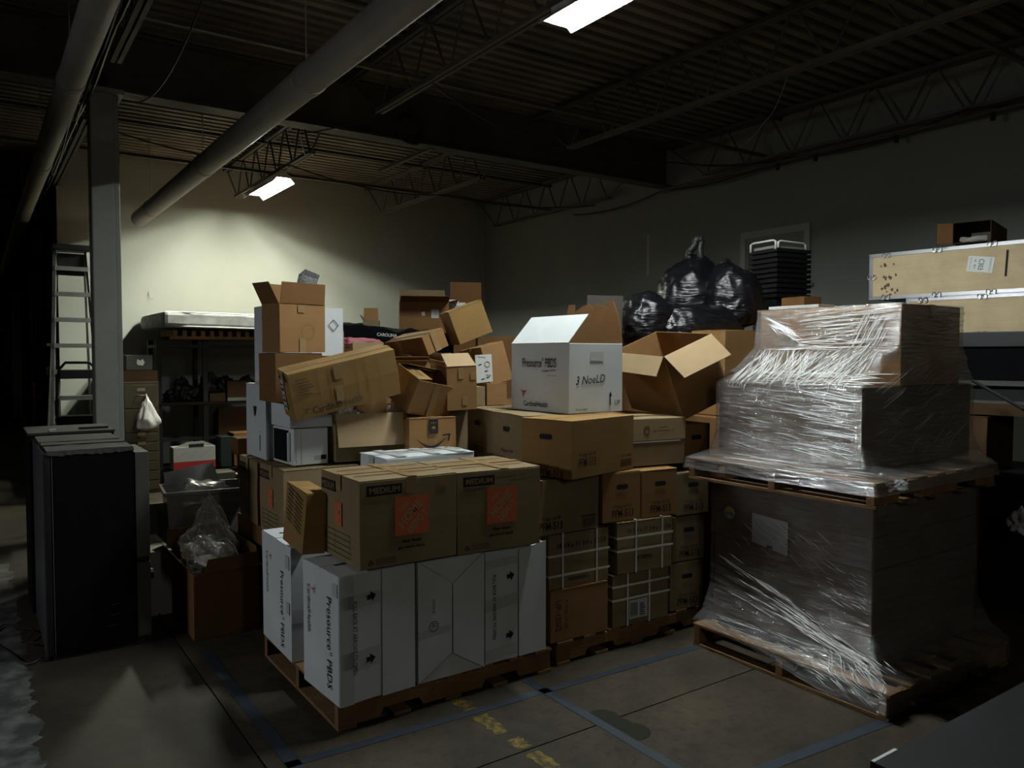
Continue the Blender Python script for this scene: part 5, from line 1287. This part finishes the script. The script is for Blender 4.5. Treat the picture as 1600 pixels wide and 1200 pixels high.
# clear tote
tt = thing('plastic_tote', 'clear plastic tote with folded lid behind the bag carton', 'tote', (1.12, 6.0, 0), (0, 0, Rd(-6)))
mb = MB(); a0 = .04
mb.add([(a0, a0, 0), (.56-a0, a0, 0), (.56-a0, .42-a0, 0), (a0, .42-a0, 0), (0, 0, .68), (.56, 0, .68), (.56, .42, .68), (0, .42, .68)], [(3, 2, 1, 0), (0, 1, 5, 4), (1, 2, 6, 5), (2, 3, 7, 6), (3, 0, 4, 7)])
o = mb.build('tote_body', 'tote', tt); o.modifiers.new('t', 'SOLIDIFY').thickness = .006
MB().box((-.02, -.02, .67), (.58, .0, .70)).box((-.02, .42, .67), (.58, .44, .70)).box((-.02, 0, .67), (0, .42, .70)).box((.56, 0, .67), (.58, .42, .70)).build('tote_rim', 'tote', tt, bevel=.004)
MB().plate([(0, 0), (.40, 0), (.36, .16), (.0, .10)], Matrix(((1, 0, 0, .02), (0, .35, -.93, .42), (0, .93, .35, .69), (0, 0, 0, 1))), .005).build('tote_lid', 'tote', tt)
MB().plate([(0, 0), (.30, 0), (.15, .20)], Matrix(((0, .2, .97, .55), (1, 0, 0, .06), (0, .97, -.2, .69), (0, 0, 0, 1))), .005).build('tote_lid', 'tote', tt)
crumple('plastic_bag', 'glinting clear bag heaped in the plastic tote', 'bag', (1.38, 6.12, .62), (.22, .16, .14), 'bag_clear', 31, 4, .4, 2.4)

# filing cabinet
fc = thing('filing_cabinet', 'cream filing cabinet with small brass handles, bag hung on it', 'cabinet', (1.455, 10.30, 0), (0, 0, Rd(0)))
bx('cabinet_shell', (0, .01, 0), (.40, .66, 1.365), 'cream', fc, bevel=.006)
nd = 4
zz = .04
for k, hgt in enumerate((.115,)*6+(.29, .29)):
    dr = bx('drawer', (.015, -.006, zz+.004), (.385, .012, zz+hgt-.004), 'cream', fc, bevel=.004)
    h_ = MB().tube([(.15, -.010, zz+hgt*.55), (.16, -.035, zz+hgt*.55), (.24, -.035, zz+hgt*.55), (.25, -.010, zz+hgt*.55)], .006, 6).build('handle', 'brass', dr, smooth=True)
    MB().box((.155, -.010, zz+hgt*.72), (.245, -.006, zz+hgt*.72+.04)).build('label_holder', 'brass', dr)
    zz += hgt+.003
wb = crumple('plastic_bag', 'white plastic shopping bag hung on the filing cabinet handle', 'bag', (1.70, 10.20, .93), (.145, .07, .20), 'fluff', 41, 4, .35, 2.0, (-.05, .55))
tag(bx('leaning_lid', (1.44, 10.32, 1.365), (1.85, 10.7, 1.50), 'card_dark'), 'dark box on top of the filing cabinet', 'box')
pcb = thing('desk_phone', 'small dark box with a white logo patch above the filing cabinet', 'box', (1.50, 10.35, 1.50)); bx('box_body', (0, 0, 0), (.30, .25, .19), 'grey', pcb, bevel=.01)
patch(pcb, (.3, .25, .19), 'F', 0, 0, 0, 0, 'paper', 'printed_logo', .001, poly=[(.13, .07), (.19, .06), (.21, .10), (.19, .14), (.16, .12), (.13, .14), (.12, .10)])

# black shelving with mattress
Hs = 0
sv = thing('black_shelving', 'black steel shelving unit against the bright back wall', 'shelving', (1.86, 10.45, 0))
Lx, Dy, Hz = 2.3, .6, 1.88
for xx in (0, .55, Lx-.06):
    for yy in (0, Dy-.05): bx('upright_post', (xx, yy, 0), (xx+.06, yy+.05, Hz), 'black', sv)
for z in (.22, 1.05, 1.78):
    s_o = bx('shelf_board', (0, .0, z), (Lx, Dy, z+.035), 'black', sv); bx('shelf_lip', (0, -.006, z+.005), (Lx, 0, z+.04), 'black_gloss' if z == 1.05 else 'black', sv)
bx('front_gap_rail', (0, .02, .60), (Lx, .05, .64), 'black', sv)
cr = thing('slatted_base', 'dark slatted bed base on the black shelving', 'bed base', (2.0, 10.35, 1.885))
bx('base_rail', (0, 0, 0), (1.9, .03, .04), 'wood', cr); bx('base_rail', (0, .75, 0), (1.9, .78, .04), 'wood', cr)
for k in range(17): bx('slat', (.04+.11*k, 0, .04), (.09+.11*k, .78, .115), 'wood', cr)
mt = thing('mattress', 'grey worn mattress with brown top lying on the shelving', 'mattress', (1.90, 10.18, 2.03), (0, Rd(.8), Rd(0)))
o = bx('mattress_body', (0, 0, .0), (2.3, 1.6, .20), 'ticking', mt, bevel=.05)
o = bx('brown_sheet', (.12, .06, .195), (2.25, 1.55, .206), 'brown_sheet', mt)
for z in (.015, .19): MB().tube([(.05, .05, z), (.35, -.006, z), (2.25, -.006, z)], .008, 6).build('piping', 'paper', mt)
rnd = random.Random(5)
for k, (px, py, w_, h) in enumerate(((284, 596, .13, .20), (300, 602, .16, .13), (326, 590, .14, .24), (352, 596, .14, .2), (385, 600, .16, .2), (318, 622, .10, .08), (268, 622, .10, .10))):
    c_ = at(px, py, Y=10.7); c_.z = 1.09+h*.62
    crumple('dark_bundle', ('dark cloth bundle on the middle shelf, leftmost', 'dark rounded bundle on the middle shelf behind the white trim', 'tall dark bundle in the middle of the shelf', 'dark floppy bundle right of the tall one', 'dark bundle at the shelf end by the white boxes', 'small dark pouch in front of the bundles', 'small dark lump at the left of the middle shelf')[k], 'bundle', tuple(c_), (w_, .14, h), 'bag2', 50+k, 4, .4, group='dark bundles on the shelf')
carton('dim brown carton with black lining on the middle shelf', (2.72, 10.5, 1.13), (0, 0, 0), (.30, .3, .22), 'card_dark', tape=None)
tag(bx('grey_strip_box', (2.72, 10.48, 1.088), (3.02, 10.8, 1.128), 'grey_light'), 'flat pale box under the dim carton on the shelf', 'box')
carton('low dim carton left of the pale flat box', (2.50, 10.5, 1.088), (0, 0, 0), (.20, .25, .10), 'card_dark', tape=None)
# lower shelf
rw = thing('printed_carry_box', 'white carry box with red lower band on the low shelf', 'box', (2.0, 10.25, .26))
d = (.50, .22, .28)
bx('box_body', (0, 0, 0), d, 'label', rw, bevel=.003); patch(rw, d, 'F', 0, 0, .50, .10, 'red', 'red_band', .001)
MB().plate([(0, .28), (.50, .28), (.44, .31), (.36, .345), (.17, .345), (.10, .31)], face_m(d, 'F', -.02), .01).build('carry_handle', 'label', rw)
patch(rw, d, 'F', .18, .275, .36, .315, 'hole', 'handle_hole', .001)
for k in range(12): patch(rw, d, 'F', .03+.035*k, .15+.02*((k*5) % 4), .05+.035*k, .16+.02*((k*5) % 4), 'ink_grey', 'printed_line', .001)
tag(bx('teal_box', (2.57, 10.25, .26), (2.70, 10.6, .64), 'teal'), 'dark teal box right of the red-banded carry box', 'box')
carton('tan and brown carton on the low shelf near the white boxes', (2.73, 10.25, .26), (0, 0, 0), (.34, .3, .42), 'card3', tape=None, flaps=[('y0', 262, .15, 'card3')])
carton('dim open carton behind the tan and brown one', (2.62, 10.56, .26), (0, 0, 0), (.42, .3, .62), 'card_dark', closed=False, flaps=[('y0', 75, .12), ('x0', 60, .12)])
tag(bx('grey_bin_lid', (2.0, 9.9, .02), (2.65, 10.2, .24), 'grey', bevel=.01), 'low dark grey bin on the floor before the shelving', 'bin')
tag(bx('straw_mat', (2.7, 9.85, .0), (3.15, 10.2, .18), 'card5'), 'low straw-coloured block on the floor before the shelving', 'block')
carton('small carton with white label beside the tall white box, left edge of pile', tuple(at(372, 712, D=5.9)), (0, 0, 0), (.16, .2, .13), 'card3', tape=None)
bulk('plain carton behind the left end of the pile', (1.73, 5.95, 0), (1.94, 6.4, .93))

# step ladder
ld = thing('step_ladder', 'tall aluminium step ladder leaning behind the boxed column', 'ladder', (.98, 10.35, 0))
def rail(p, q, w_=.035, d_=.07):
    p = Vector(p); q = Vector(q); v = (q-p); m_ = Matrix.Translation(p) @ v.to_track_quat('Z', 'Y').to_matrix().to_4x4()
    return MB().box((-w_/2, -d_/2, 0), (w_/2, d_/2, v.length), m_)
HL = 3.0
for s in (-1, 1):
    rail((s*.29, -.15, .02), (s*.165, .35, HL-.05)).build('side_rail', 'ladder', ld)
    rail((s*.27, 1.05, .02), (s*.15, .46, HL-.1), .025, .04).build('rear_rail', 'ladder', ld)
    bx('rubber_foot', (s*.29-.03, -.20, 0), (s*.29+.03, -.10, .03), 'black', ld)
for k in range(9):
    z = .3+k*.305; t = z/HL; hw = .29-.125*t; y_ = -.15+.5*t
    bx('step', (-hw, y_-.045, z-.05), (hw, y_+.035, z), 'ladder', ld)
bx('top_cap', (-.20, .24, HL-.07), (.20, .52, HL), 'black', ld, bevel=.01)
bx('paint_tray', (-.14, .34, HL-.36), (.14, .37, HL-.10), 'black', ld)
for z in (.9, 1.8): bx('rear_brace', (-.25, 1.05-.59*z/HL-.01, z), (.25, 1.05-.59*z/HL+.01, z+.03), 'ladder', ld)
st = thing('folding_stool', 'small folding stool with rounded black handle before the ladder', 'stool', (.80, 8.3, 0))
MB().tube([(-.19, 0, .02), (-.17, .05, 1.4), (-.15, .05, 1.56), (-.10, .05, 1.62), (.10, .05, 1.62), (.15, .05, 1.56), (.17, .05, 1.4), (.19, 0, .02)], .014, 8).build('frame_tube', 'black', st, smooth=True)
bx('top_tread', (-.15, .0, 1.47), (.15, .09, 1.55), 'black', st); bx('step', (-.17, 0, 1.28), (.17, .12, 1.31), 'ladder', st); bx('tread', (-.17, -.05, .98), (.17, .16, 1.12), 'black_matt', st)
bx('tread', (-.17, -.05, .60), (.17, .2, .64), 'black', st)
for s in (-1, 1): MB().tube([(s*.18, .45, .02), (s*.15, .07, 1.45)], .012, 6).build('rear_leg', 'steel', st)

# far bay: pale beams glimpsed past the wall end and boxes at the far column
fb = thing('far_rack', 'dark racking in the far bay beyond the wall end', 'rack', (-.9, 20.5, 0))
for xx in (-2, 0, 1.5):
    bx('upright', (xx, 0, 0), (xx+.08, .08, 2.3), 'black', fb)
for z in (.6, 1.4, 2.2): bx('beam', (-2, 0, z), (1.58, .05, z+.08), 'black', fb)

# ---------------------------------------------------------------- size the lettering and turn it into flat mesh print
bpy.context.view_layer.update()
dg = bpy.context.evaluated_depsgraph_get()
for o, mtx, tw, th in TEXTS:
    me = bpy.data.meshes.new_from_object(o.evaluated_get(dg))
    xs_ = [v.co.x for v in me.vertices]; ys_ = [v.co.y for v in me.vertices]
    cx, cy = (max(xs_)+min(xs_))/2, (max(ys_)+min(ys_))/2
    sx, sy = tw/(max(xs_)-min(xs_)), th/(max(ys_)-min(ys_))
    for v in me.vertices: v.co = Vector(((v.co.x-cx)*sx, (v.co.y-cy)*sy, 0))
    p = o.parent; old = o.data
    bpy.data.objects.remove(o); bpy.data.curves.remove(old)
    n = bpy.data.objects.new('printed_text', me); COL.objects.link(n); n.parent = p; n.matrix_local = mtx
